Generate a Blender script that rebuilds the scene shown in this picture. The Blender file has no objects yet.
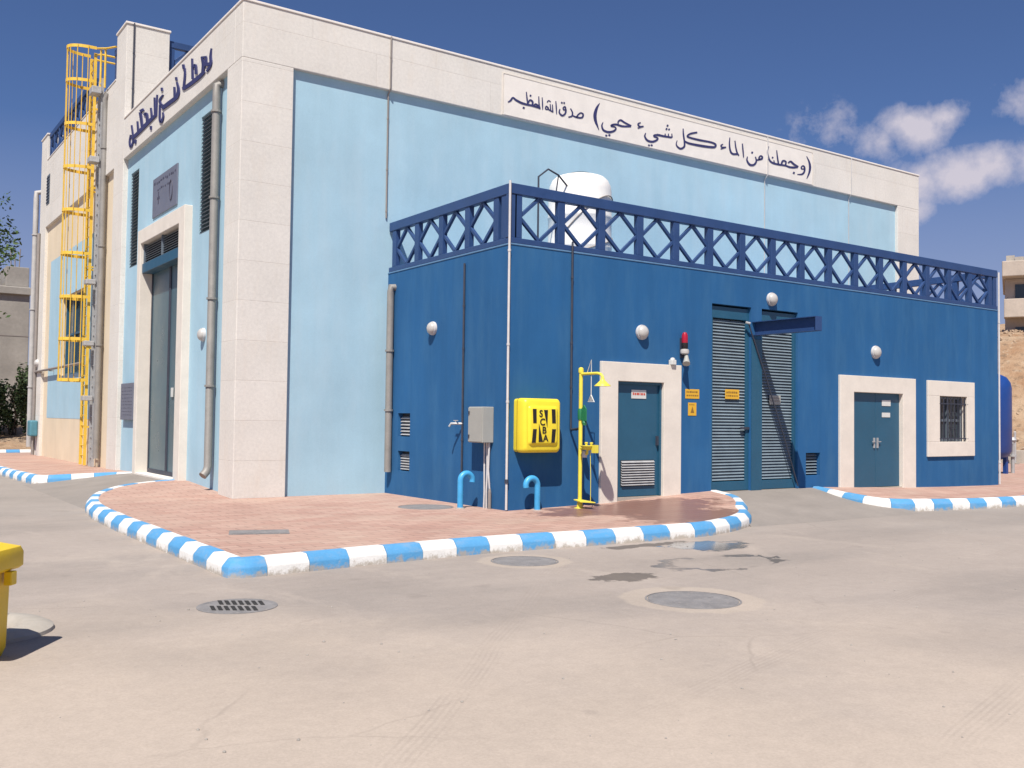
import bpy, bmesh, math, random
from mathutils import Vector, Matrix
random.seed(7)
R = math.radians
scene = bpy.context.scene
col = scene.collection

# ------------------------------------------------------------------ camera
CAM = (-6.3249, -18.4391, 1.6)
yaw, pitch, roll, fpx = 0.60776, 0.03583, 0.01244, 973.75
fw = Vector((math.sin(yaw)*math.cos(pitch), math.cos(yaw)*math.cos(pitch), math.sin(pitch)))
rt = Vector((math.cos(yaw), -math.sin(yaw), 0)); up = rt.cross(fw)
r2 = rt*math.cos(roll) + up*math.sin(roll); u2 = up*math.cos(roll) - rt*math.sin(roll)
cam_data = bpy.data.cameras.new('camera'); cam_ob = bpy.data.objects.new('camera', cam_data); col.objects.link(cam_ob)
m = Matrix((r2, u2, -fw)).transposed().to_4x4(); m.translation = CAM
cam_ob.matrix_world = m
cam_data.sensor_width = 36; cam_data.lens = fpx*36/1024
cam_data.clip_start = .05; cam_data.clip_end = 2000
scene.camera = cam_ob

# ------------------------------------------------------------------ light
SUN_TO = Vector((-.47, -.49, 1)).normalized()
EXPOSURE = 0.36
world = bpy.data.worlds.new('World'); scene.world = world; world.use_nodes = True
wt = world.node_tree; wn = wt.nodes; wl = wt.links; wn.clear()
wout = wn.new('ShaderNodeOutputWorld'); wbg = wn.new('ShaderNodeBackground'); wbg.inputs['Strength'].default_value = .059
sky = wn.new('ShaderNodeTexSky'); sky.sky_type = 'NISHITA'; sky.sun_disc = False
sky.sun_elevation = math.asin(SUN_TO.z); sky.sun_rotation = math.atan2(SUN_TO.x, SUN_TO.y) % (2*math.pi)
sky.air_density = 1.0; sky.dust_density = 1.2; sky.ozone_density = 8.0; sky.altitude = 700
def wmath(op, a, b=None, c=None, clamp=False):
    n = wn.new('ShaderNodeMath'); n.operation = op; n.use_clamp = clamp
    for i, v in enumerate((a, b, c)):
        if v is None: continue
        if isinstance(v, (int, float)): n.inputs[i].default_value = v
        else: wl.new(v, n.inputs[i])
    return n.outputs[0]
wtc = wn.new('ShaderNodeTexCoord')
# small fair-weather clouds low in the sky on the right (centre direction, radius, vertical squash)
BLOBS = [((.7636,.583,.2776),.040,1.0,.5), ((.748,.603,.268),.030,1.2,.42), ((.8095,.5186,.272),.040,1.2,1.), ((.823,.498,.279),.028,1.3,.9), ((.795,.545,.262),.026,1.0,.8),
         ((.838,.495,.2285),.044,1.3,1.1), ((.8531,.4663,.234),.045,1.5,1.), ((.822,.523,.2245),.035,1.1,.95), ((.866,.441,.238),.045,1.7,.95), ((.818,.532,.2),.03,1.3,.8), ((.853,.435,.288),.035,1.2,.9), ((.88,.38,.29),.06,1.6,.9)]
nz = wn.new('ShaderNodeTexNoise'); nz.inputs['Scale'].default_value = 26; nz.inputs['Detail'].default_value = 9; nz.inputs['Roughness'].default_value = .62
wl.new(wtc.outputs['Generated'], nz.inputs['Vector'])
acc = None
for c, rad, sq, amp in BLOBS:
    v = wn.new('ShaderNodeVectorMath'); v.operation = 'SUBTRACT'; wl.new(wtc.outputs['Generated'], v.inputs[0]); v.inputs[1].default_value = c
    s = wn.new('ShaderNodeVectorMath'); s.operation = 'MULTIPLY'; wl.new(v.outputs[0], s.inputs[0]); s.inputs[1].default_value = (1, 1, sq*1.25)
    ln = wn.new('ShaderNodeVectorMath'); ln.operation = 'LENGTH'; wl.new(s.outputs[0], ln.inputs[0])
    d = wmath('MULTIPLY', wmath('SUBTRACT', 1.0, wmath('DIVIDE', ln.outputs['Value'], rad*1.12), clamp=True), amp)
    acc = d if acc is None else wmath('MAXIMUM', acc, d)
cl = wmath('ADD', acc, wmath('MULTIPLY', wmath('SUBTRACT', nz.outputs[0], .5), 1.7))
cl = wmath('MULTIPLY', wmath('MULTIPLY', wmath('SUBTRACT', cl, .17), 1.35, clamp=True), wmath('MULTIPLY', acc, 6.0, clamp=True), clamp=True)
cl = wmath('MULTIPLY', cl, .92)
wmix = wn.new('ShaderNodeMix'); wmix.data_type = 'RGBA'
wl.new(cl, wmix.inputs['Factor']); 
tint = wn.new('ShaderNodeMix'); tint.data_type = 'RGBA'; tint.blend_type = 'MULTIPLY'; tint.inputs['Factor'].default_value = 1
wl.new(sky.outputs[0], tint.inputs[6]); tint.inputs[7].default_value = (1.03, 1.02, 1.18, 1)
wsep = wn.new('ShaderNodeSeparateXYZ'); wl.new(wtc.outputs['Generated'], wsep.inputs[0])
hzf = wmath('MULTIPLY', wmath('SUBTRACT', .27, wsep.outputs[2]), 3.2, clamp=True)
hazy = wn.new('ShaderNodeMix'); hazy.data_type = 'RGBA'; wl.new(wmath('MINIMUM', hzf, .6), hazy.inputs['Factor'])
wl.new(tint.outputs[2], hazy.inputs[6]); hazy.inputs[7].default_value = (4.6, 4.7, 6.7, 1)
wl.new(hazy.outputs[2], wmix.inputs[6]); wmix.inputs[7].default_value = (8.8, 8.2, 9.2, 1)
wl.new(wmix.outputs[2], wbg.inputs['Color']); wl.new(wbg.outputs[0], wout.inputs['Surface'])

sd = bpy.data.lights.new('sun', 'SUN'); sd.energy = 5.0; sd.angle = R(.5); sd.color = (1, .95, .87)
so = bpy.data.objects.new('sun', sd); col.objects.link(so); so.rotation_euler = SUN_TO.to_track_quat('Z', 'Y').to_euler()
so.location = (-20, -20, 40)
vs = scene.view_settings; vs.view_transform = 'Standard'; vs.look = 'None'; vs.exposure = EXPOSURE; vs.gamma = 1; vs.use_curve_mapping = False

# ------------------------------------------------------------------ materials
def lin(r, g, b):
    f = lambda c: (c/255/12.92 if c/255 <= .04045 else ((c/255+.055)/1.055)**2.4)
    return (f(r), f(g), f(b))
class NT:
    def __init__(s, name):
        s.m = bpy.data.materials.new(name); s.m.use_nodes = True; s.t = s.m.node_tree; s.n = s.t.nodes
        s.b = s.n['Principled BSDF']; s.tc = s.n.new('ShaderNodeTexCoord'); s.co = s.tc.outputs['Object']
    def link(s, a, b): s.t.links.new(a, b)
    def node(s, k, **kw):
        n = s.n.new(k)
        for a, v in kw.items(): setattr(n, a, v)
        return n
    def setin(s, sock, v):
        if isinstance(v, (int, float, tuple)):
            sock.default_value = v
        else: s.link(v, sock)
    def math(s, op, a, b=None, clamp=False):
        n = s.node('ShaderNodeMath', operation=op, use_clamp=clamp); s.setin(n.inputs[0], a)
        if b is not None: s.setin(n.inputs[1], b)
        return n.outputs[0]
    def noise(s, scale, detail=5, rough=.55, stretch=None, co=None, dist=0):
        co = co or s.co
        if stretch:
            mp = s.node('ShaderNodeMapping'); s.link(co, mp.inputs[0]); mp.inputs['Scale'].default_value = stretch; co = mp.outputs[0]
        n = s.node('ShaderNodeTexNoise'); s.link(co, n.inputs['Vector']); n.inputs['Scale'].default_value = scale
        n.inputs['Detail'].default_value = detail; n.inputs['Roughness'].default_value = rough; n.inputs['Distortion'].default_value = dist
        return n.outputs[0]
    def remap(s, v, a, b, c=0., d=1.):
        n = s.node('ShaderNodeMapRange'); s.setin(n.inputs[0], v)
        for i, q in enumerate((a, b, c, d)): n.inputs[i+1].default_value = q
        return n.outputs[0]
    def mix(s, f, a, b, mode='MIX'):
        n = s.node('ShaderNodeMix', data_type='RGBA', blend_type=mode); s.setin(n.inputs[0], f)
        for i, q in ((6, a), (7, b)):
            s.setin(n.inputs[i], (*q, 1) if isinstance(q, tuple) and len(q) == 3 else q)
        return n.outputs[2]
    def scale(s, c, v):   # colour * value
        n = s.node('ShaderNodeVectorMath', operation='SCALE'); s.setin(n.inputs[0], c[:3] if isinstance(c, tuple) else c); s.setin(n.inputs['Scale'], v)
        return n.outputs[0]
    def bump(s, h, strength=.3, dist=.01, prev=None):
        n = s.node('ShaderNodeBump'); n.inputs['Strength'].default_value = strength; n.inputs['Distance'].default_value = dist
        s.link(h, n.inputs['Height'])
        if prev is not None: s.link(prev, n.inputs['Normal'])
        return n.outputs[0]
    def done(s, color, rough=.7, normal=None, metal=0, spec=None):
        s.setin(s.b.inputs['Base Color'], (*color, 1) if isinstance(color, tuple) and len(color) == 3 else color)
        s.setin(s.b.inputs['Roughness'], rough); s.b.inputs['Metallic'].default_value = metal
        if spec is not None: s.b.inputs['Specular IOR Level'].default_value = spec
        if normal is not None: s.link(normal, s.b.inputs['Normal'])
        return s.m
def paint(name, c, rough=.5, var=.1, scale=3., bump=.1, metal=0, chips=None, spec=None):
    t = NT(name)
    v = t.remap(t.noise(scale, 6), .25, .75, 1-var, 1+var)
    v = t.math('MULTIPLY', v, t.remap(t.noise(scale*9, 4), .2, .8, 1-var*.5, 1+var*.5))
    cc = t.scale(c, v)
    if chips:
        k = t.remap(t.noise(scale*4, 8, .7), chips[0], chips[0]+.06); cc = t.mix(k, cc, chips[1])
    return t.done(cc, t.remap(t.noise(scale*2, 4), .3, .7, rough-.06, rough+.08), t.bump(t.noise(scale*30, 3), bump, .004), metal, spec)
def plaster(name, c, streak=.12, pale=(.3,.4,.5), palef=.15, rough=.82):
    # painted render: fine grain, soft roller patches, vertical rain streaks, chalky fading
    t = NT(name)
    v = t.math('MULTIPLY', t.remap(t.noise(.7, 6, .6), .25, .75, .92, 1.08), t.remap(t.noise(.22, 4, .5), .3, .7, .94, 1.07))
    v = t.math('MULTIPLY', v, t.remap(t.noise(1.0, 6, .65, (3.2, 3.2, .14)), .25, .75, 1-streak, 1+streak))
    v = t.math('MULTIPLY', v, t.remap(t.noise(45, 3), .2, .8, .955, 1.045))
    cc = t.scale(c, v)
    f = t.math('MULTIPLY', t.remap(t.noise(1.6, 7, .62, (1.6, 1.6, .35)), .46, .74), palef, )
    cc = t.mix(f, cc, pale)
    return t.done(cc, rough, t.bump(t.noise(70, 4), .25, .006, t.bump(t.noise(3, 4), .2, .02)), 0, .3)

def stone_mat():
    t = NT('dressed_limestone')
    sep = t.node('ShaderNodeSeparateXYZ'); t.link(t.co, sep.inputs[0])
    geo = t.node('ShaderNodeNewGeometry'); ns = t.node('ShaderNodeSeparateXYZ'); t.link(geo.outputs['Normal'], ns.inputs[0])
    isx = t.math('GREATER_THAN', t.math('ABSOLUTE', ns.outputs[0]), .5)
    u = t.math('ADD', t.math('MULTIPLY', sep.outputs[1], isx), t.math('MULTIPLY', sep.outputs[0], t.math('SUBTRACT', 1., isx)))
    cb = t.node('ShaderNodeCombineXYZ'); t.link(u, cb.inputs[0]); t.link(t.math('ADD', sep.outputs[2], .06), cb.inputs[1])
    br = t.node('ShaderNodeTexBrick'); t.link(cb.outputs[0], br.inputs['Vector'])
    br.offset = .5; br.inputs['Scale'].default_value = 1; br.inputs['Brick Width'].default_value = 2.9; br.inputs['Row Height'].default_value = .78
    br.inputs['Mortar Size'].default_value = .006; br.inputs['Mortar Smooth'].default_value = .3; br.inputs['Bias'].default_value = 0
    br.inputs['Color1'].default_value = (.645, .612, .56, 1); br.inputs['Color2'].default_value = (.67, .635, .582, 1); br.inputs['Mortar'].default_value = (.60, .555, .50, 1)
    v = t.math('MULTIPLY', t.remap(t.noise(1.1, 6, .6), .25, .75, .94, 1.06), t.remap(t.noise(16, 6, .7), .25, .75, .89, 1.10))
    cc = t.scale(br.outputs[0], v)
    cc = t.mix(t.math('MULTIPLY', t.remap(t.noise(2.2, 7, .65, (1.5, 1.5, .4)), .52, .76), .30), cc, (.62, .53, .43))
    h = t.math('ADD', t.math('MULTIPLY', br.outputs[1], -.8), t.math('MULTIPLY', t.noise(38, 5, .7), .6))
    return t.done(cc, .86, t.bump(h, .45, .012), 0, .25)

M = {}
M['stone'] = stone_mat()
M['surround'] = paint('surround_limestone', (.68, .62, .545), .85, .07, 2.5, .35)
M['coping'] = paint('pale_coping', (.74, .69, .63), .8, .06, 3, .2)
M['panel'] = plaster('pale_blue_render', (.345, .515, .61), .035, (.47, .58, .64), .3)
M['panel_side'] = M['panel']
M['annex'] = plaster('deep_blue_render', (.017, .098, .242), .075, (.06, .17, .30), .35)
M['cream'] = plaster('cream_render', (.68, .57, .415), .04, (.68, .60, .48), .3)
M['rail'] = paint('navy_railing_paint', (.021, .056, .160), .5, .12, 2.2, .1)
M['teal'] = paint('teal_door_paint', (.017, .086, .152), .45, .1, 1.5, .12)
M['teal_slat'] = paint('weathered_teal_louvre', (.175, .225, .26), .5, .14, 3, .12)
M['darkvoid'] = paint('dark_interior', (.022, .028, .034), .8, .1, 2, .1)
M['grey_louvre'] = paint('grey_louvre_paint', (.13, .16, .19), .5, .15, 4, .1)
M['glass'] = paint('dark_teal_glass', (.06, .115, .14), .32, .16, .6, .02, 0, None, .6)
M['grey_pipe'] = paint('galvanised_grey', (.27, .255, .235), .6, .15, 3, .15, .25)
M['white_pipe'] = paint('dirty_white_pipe', (.55, .53, .52), .6, .12, 4, .1)
M['darkpipe'] = paint('dark_conduit', (.035, .04, .06), .6, .2, 5, .1)
M['steel'] = paint('galvanised_steel', (.40, .40, .40), .5, .16, 5, .1, .2)
M['cabinet'] = paint('cabinet_grey', (.34, .34, .31), .5, .06, 3, .05)
M['yellow'] = paint('ladder_yellow', (.74, .475, .06), .5, .12, 4, .1)
M['lemon'] = paint('lemon_safety_paint', (.72, .62, .07), .42, .1, 6, .08)
M['scba'] = paint('moulded_yellow_plastic', (.82, .65, .035), .38, .05, 3, .05)
M['bin'] = paint('bin_yellow_plastic', (.74, .50, .012), .4, .08, 4, .12, 0, (.67, (.45, .32, .05)))
M['black'] = paint('black_lettering', (.012, .01, .012), .6, .1, 4, .02)
M['cyan'] = paint('sky_blue_pipe_paint', (.055, .33, .62), .42, .12, 6, .12)
M['ink'] = paint('indigo_lettering', (.028, .03, .11), .6, .15, 3, .05)
M['tank_white'] = paint('white_polyethylene', (.78, .76, .72), .45, .06, 2, .06)
M['tank_blue'] = paint('glossy_blue_tank', (.011, .05, .22), .35, .1, 2, .05)
M['plaque'] = paint('grey_plaque', (.145, .155, .2), .5, .1, 3, .1)
M['plaque_mark'] = paint('plaque_engraving', (.055, .055, .085), .6, .1, 3, .05)
M['sign_yellow'] = paint('sign_amber', (.68, .38, .03), .5, .06, 6, .03)
M['sign_white'] = paint('sign_white', (.6, .6, .57), .5, .06, 6, .03)
M['sign_red'] = paint('sign_red', (.5, .08, .05), .5, .06, 6, .03)
M['sign_brown'] = paint('sign_brown_print', (.25, .13, .02), .5, .06, 6, .03)
M['green'] = paint('green_handle_plastic', (.02, .17, .07), .4, .1, 6, .05)
M['globe'] = paint('frosted_globe', (.46, .44, .415), .3, .1, 5, .03)
M['red'] = paint('red_lens', (.35, .01, .03), .25, .1, 5, .02)
M['iron'] = paint('cast_iron', (.20, .19, .188), .8, .25, 5, .6, 0, (.56, (.26, .235, .215)))
M['irondark'] = paint('drain_slot_dark', (.02, .018, .016), .8, .2, 8, .2)
M['concrete'] = paint('raw_concrete', (.36, .325, .28), .9, .16, 1.6, .5)
M['oldconcrete'] = paint('grey_site_concrete', (.30, .275, .245), .9, .2, .7, .5)
M['bark'] = paint('tree_bark', (.10, .075, .05), .9, .25, 6, .6)
M['hose'] = paint('grey_hose', (.25, .22, .2), .6, .1, 6, .05)
M['win'] = paint('dark_window_glass', (.03, .045, .06), .15, .2, 2, .02)
def leaf_mat(name, a, b):
    t = NT(name); g = t.node('ShaderNodeNewGeometry')
    f = g.outputs['Random Per Island']
    t.b.inputs['Subsurface Weight'].default_value = 0
    return t.done(t.mix(f, a, b), .6, None, 0, .3)
M['leaf'] = leaf_mat('green_leaves', (.035, .075, .015), (.085, .13, .035))
M['leaf2'] = leaf_mat('dusty_leaves', (.022, .045, .014), (.06, .085, .03))

def paver_mat():
    t = NT('pink_concrete_pavers')
    br = t.node('ShaderNodeTexBrick'); t.link(t.co, br.inputs['Vector']); br.offset = .5
    br.inputs['Scale'].default_value = 1; br.inputs['Brick Width'].default_value = .4; br.inputs['Row Height'].default_value = .2
    br.inputs['Mortar Size'].default_value = .011; br.inputs['Mortar Smooth'].default_value = .3
    br.inputs['Color1'].default_value = (.395, .238, .188, 1); br.inputs['Color2'].default_value = (.455, .30, .24, 1); br.inputs['Mortar'].default_value = (.27, .175, .14, 1)
    v = t.math('MULTIPLY', t.remap(t.noise(.8, 6, .6), .25, .75, .87, 1.11), t.remap(t.noise(25, 5), .2, .8, .93, 1.07))
    cc = t.scale(br.outputs[0], v)
    cc = t.mix(t.math('MULTIPLY', t.remap(t.noise(.55, 7, .65, (1, 1.6, 1)), .46, .7), .55), cc, (.47, .36, .285))   # sandy dust
    sep = t.node('ShaderNodeSeparateXYZ'); t.link(t.co, sep.inputs[0])
    # the wet patch spilled from the emergency shower
    def ell(cx, cy, rx, ry):
        a = t.math('DIVIDE', t.math('SUBTRACT', sep.outputs[0], cx), rx); b = t.math('DIVIDE', t.math('SUBTRACT', sep.outputs[1], cy), ry)
        return t.math('SUBTRACT', 1., t.math('SQRT', t.math('ADD', t.math('MULTIPLY', a, a), t.math('MULTIPLY', b, b))))
    w = t.math('MAXIMUM', ell(5.4, -5.35, 2.5, 1.0), ell(5.6, -6.6, 1.6, 1.3))
    w = t.math('ADD', w, t.math('MULTIPLY', t.math('SUBTRACT', t.noise(2.3, 7, .62), .5), 1.5))
    w = t.remap(w, .12, .30)
    cc = t.mix(t.math('MULTIPLY', w, .85), cc, t.mix(.5, t.scale(cc, .5), (.20, .075, .05)))
    rough = t.mix(w, (.85, .85, .85), (.36, .36, .36))
    h = t.math('ADD', t.math('MULTIPLY', br.outputs[1], -1.), t.math('MULTIPLY', t.noise(60, 4), .4))
    nb = t.bump(h, .3, .008)
    return t.done(cc, rough, nb, 0, .35)
M['paver'] = paver_mat()

def road_mat():
    t = NT('dusty_concrete_road')
    v = t.math('MULTIPLY', t.remap(t.noise(.35, 7, .6), .25, .75, .88, 1.10), t.remap(t.noise(60, 5, .65), .2, .8, .87, 1.13))
    v = t.math('MULTIPLY', v, t.remap(t.noise(9, 6, .7), .25, .75, .94, 1.06))
    cc = t.scale((.335, .285, .248), v)
    # greyer swept bands along the carriageway, dusty drifts
    cc = t.mix(t.math('MULTIPLY', t.remap(t.noise(.5, 6, .6, (.35, 1.2, 1)), .45, .66), .75), cc, t.scale((.255, .222, .197), v))
    cc = t.mix(t.math('MULTIPLY', t.remap(t.noise(.9, 8, .68, (1, .5, 1), dist=.6), .56, .7), .5), cc, t.scale((.42, .355, .30), v))
    cc = t.mix(t.math('MULTIPLY', t.remap(t.noise(3.0, 9, .75), .63, .72), .35), cc, t.scale((.26, .22, .185), v))
    sp0 = t.node('ShaderNodeSeparateXYZ'); t.link(t.co, sp0.inputs[0]); yy = t.math('ADD', t.math('ADD', t.math('MULTIPLY', sp0.outputs[0], .57), t.math('MULTIPLY', sp0.outputs[1], .82)), t.math('MULTIPLY', t.math('SUBTRACT', t.noise(.4, 6, .6), .5), 7.))
    cc = t.mix(t.math('MULTIPLY', t.remap(yy, -9.2, -12.3), .8), cc, t.scale((.44, .365, .30), v))       # sandy apron
    cc = t.mix(t.math('MULTIPLY', t.remap(yy, -3.6, .5), .6), cc, t.scale((.265, .235, .21), v))           # bare grey asphalt beyond
    vor = t.node('ShaderNodeTexVoronoi'); vor.inputs['Scale'].default_value = 75; t.link(t.co, vor.inputs['Vector'])
    cc = t.mix(t.math('MULTIPLY', t.remap(vor.outputs['Distance'], .12, .05), .35), cc, t.scale((.24, .21, .185), v))
    sep = t.node('ShaderNodeSeparateXYZ'); t.link(t.co, sep.inputs[0])
    def ell(cx, cy, rx, ry):
        a = t.math('DIVIDE', t.math('SUBTRACT', sep.outputs[0], cx), rx); b = t.math('DIVIDE', t.math('SUBTRACT', sep.outputs[1], cy), ry)
        return t.math('SUBTRACT', 1., t.math('SQRT', t.math('ADD', t.math('MULTIPLY', a, a), t.math('MULTIPLY', b, b))))
    # pale concrete collars around the two covers
    for cx, cy, rr in ((.82, -11.38, .75), (.88, -8.41, .62)):
        e = t.math('ADD', ell(cx, cy, rr, rr), t.math('MULTIPLY', t.math('SUBTRACT', t.noise(4, 5), .5), .25))
        cc = t.mix(t.math('MULTIPLY', t.remap(e, 0, .08), .55), cc, t.scale((.42, .35, .285), v))
    return t, cc, sep, ell
t, cc, sep, ell = road_mat()
# hairline cracks and two faint tyre prints in the dust
wc = t.node('ShaderNodeMix', data_type='VECTOR'); t.setin(wc.inputs[0], .28); t.link(t.co, wc.inputs[4])
dn = t.node('ShaderNodeTexNoise'); dn.inputs['Scale'].default_value = 1.3; dn.inputs['Detail'].default_value = 7; t.link(t.co, dn.inputs['Vector']); t.link(dn.outputs['Color'], wc.inputs[5])
vc = t.node('ShaderNodeTexVoronoi', feature='DISTANCE_TO_EDGE'); vc.inputs['Scale'].default_value = .42; t.link(wc.outputs[1], vc.inputs['Vector'])
ck = t.math('MULTIPLY', t.remap(vc.outputs['Distance'], .006, .001), t.remap(t.noise(.5, 4), .5, .62))
cc = t.mix(t.math('MULTIPLY', ck, .22), cc, (.16, .135, .115))
for nx_, ny_, q0, hw in ((.72, -.70, 6.97, .13), (.288, -.957, 14.4, .15), (.288, -.957, 12.75, .13)):
    q = t.math('ADD', t.math('MULTIPLY', sep.outputs[0], nx_), t.math('MULTIPLY', sep.outputs[1], ny_))
    q = t.math('ADD', q, t.math('MULTIPLY', t.math('SUBTRACT', t.noise(.35, 2), .5), .25))
    band = t.remap(t.math('ABSOLUTE', t.math('SUBTRACT', q, q0)), hw, hw*.8)
    st_ = t.remap(t.math('SINE', t.math('MULTIPLY', q, 150.)), -.3, .6)
    cc = t.mix(t.math('MULTIPLY', t.math('MULTIPLY', band, st_), t.remap(t.noise(.8, 4), .42, .62, 0, .28)), cc, (.27, .225, .19))
# small dark oil spots
cc = t.mix(t.math('MULTIPLY', t.remap(t.noise(1.7, 3, .4), .70, .76), .35), cc, (.20, .17, .15))
# damp run-off below the kerb: a wet core, thin dried-out outlines and a separate brown damp patch
n1 = t.math('SUBTRACT', t.noise(2.6, 5, .5, dist=1.2), .5); n2 = t.math('SUBTRACT', t.noise(5, 6, .62), .5)
core = t.remap(t.math('ADD', ell(4.1, -8.45, .85, .62), t.math('MULTIPLY', n1, 1.5)), .22, .34)
e2 = t.math('ADD', ell(3.0, -9.75, 1.0, .58), t.math('MULTIPLY', n1, .9))
ring = t.math('MULTIPLY', t.remap(t.math('ABSOLUTE', t.math('SUBTRACT', e2, .12)), .11, .07), t.remap(t.noise(1.1, 3), .42, .5))
strip = t.remap(t.math('ADD', ell(3.3, -8.0, 1.5, .22), t.math('MULTIPLY', n1, 1.6)), .35, .48)
shiny = t.math('MAXIMUM', core, t.math('MULTIPLY', ring, .8))
w2 = t.remap(t.math('ADD', ell(1.16, -10.0, .50, .30), t.math('MULTIPLY', n2, 1.3)), .10, .2)
damp = t.math('MAXIMUM', t.math('MAXIMUM', shiny, w2), strip)
cc = t.mix(t.math('MULTIPLY', damp, .9), cc, t.scale(cc, .36))
nb = t.bump(t.math('ADD', t.noise(90, 4, .7), t.math('MULTIPLY', t.noise(14, 5), .6)), .35, .006)
nmix = t.node('ShaderNodeMix', data_type='VECTOR'); t.setin(nmix.inputs[0], t.math('MULTIPLY', shiny, .8)); t.link(nb, nmix.inputs[4])
geo = t.node('ShaderNodeNewGeometry'); t.link(geo.outputs['Normal'], nmix.inputs[5])
wet = shiny
M['road'] = t.done(cc, t.mix(wet, (.9, .9, .9), (.12, .12, .12)), nmix.outputs[1], 0, .35)

def kerb_paint(name, c):
    t = NT(name)
    v = t.math('MULTIPLY', t.remap(t.noise(3, 6), .25, .75, .93, 1.06), t.remap(t.noise(40, 4), .2, .8, .95, 1.05))
    cc = t.scale(c, v)
    sep = t.node('ShaderNodeSeparateXYZ'); t.link(t.co, sep.inputs[0])
    low = t.remap(sep.outputs[2], -.18, -.08, .26, 0)           # splashed and scuffed foot of the blocks
    cc = t.mix(t.math('MULTIPLY', t.remap(t.noise(3.5, 7, .7, (1, 1, 3)), .5, .75), .3), cc, (.40, .37, .33))
    k = t.remap(t.math('ADD', t.noise(9, 9, .75), low), .62, .78)
    cc = t.mix(t.math('MULTIPLY', k, .85), cc, (.36, .31, .25))
    return t.done(cc, .75, t.bump(t.noise(28, 6, .7), .5, .012), 0, .3)
M['kerb_white'] = kerb_paint('kerb_white_paint', (.70, .685, .655))
M['kerb_blue'] = kerb_paint('kerb_blue_paint', (.085, .285, .52))
def slope_mat():
    t = NT('rubble_slope')
    n = t.noise(.5, 9, .7); n2 = t.noise(3, 8, .75)
    cc = t.mix(t.remap(n, .35, .65), (.34, .20, .115), (.50, .37, .25))
    cc = t.mix(t.math('MULTIPLY', t.remap(n2, .52, .62), .7), cc, (.19, .135, .09))
    cc = t.mix(t.math('MULTIPLY', t.remap(t.noise(2, 7, .7), .6, .66), .6), cc, (.55, .48, .38))
    return t.done(cc, .95, t.bump(t.noise(2.5, 9, .75), .8, .3), 0, .2)
M['slope'] = slope_mat()
M['rim'] = paint('rim_highlight_paint', (.10, .21, .36), .7, .15, 3, .1)  # paler than the wall: bright sunlit edge of the roof put into the colour
M['teal_light'] = paint('faded_teal_plastic', (.07, .21, .27), .5, .15, 4, .1)
M['slope_stone'] = paint('brown_slope_stone', (.37, .27, .185), .95, .2, 3, .4)
M['ramp'] = paint('worn_asphalt', (.245, .215, .19), .92, .12, 1.3, .4)
M['rubble'] = paint('rough_house_stone', (.44, .375, .315), .9, .14, 1.1, .4)
M['pale_pipe'] = paint('weathered_pale_pipe', (.42, .405, .39), .6, .12, 4, .1)

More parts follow.
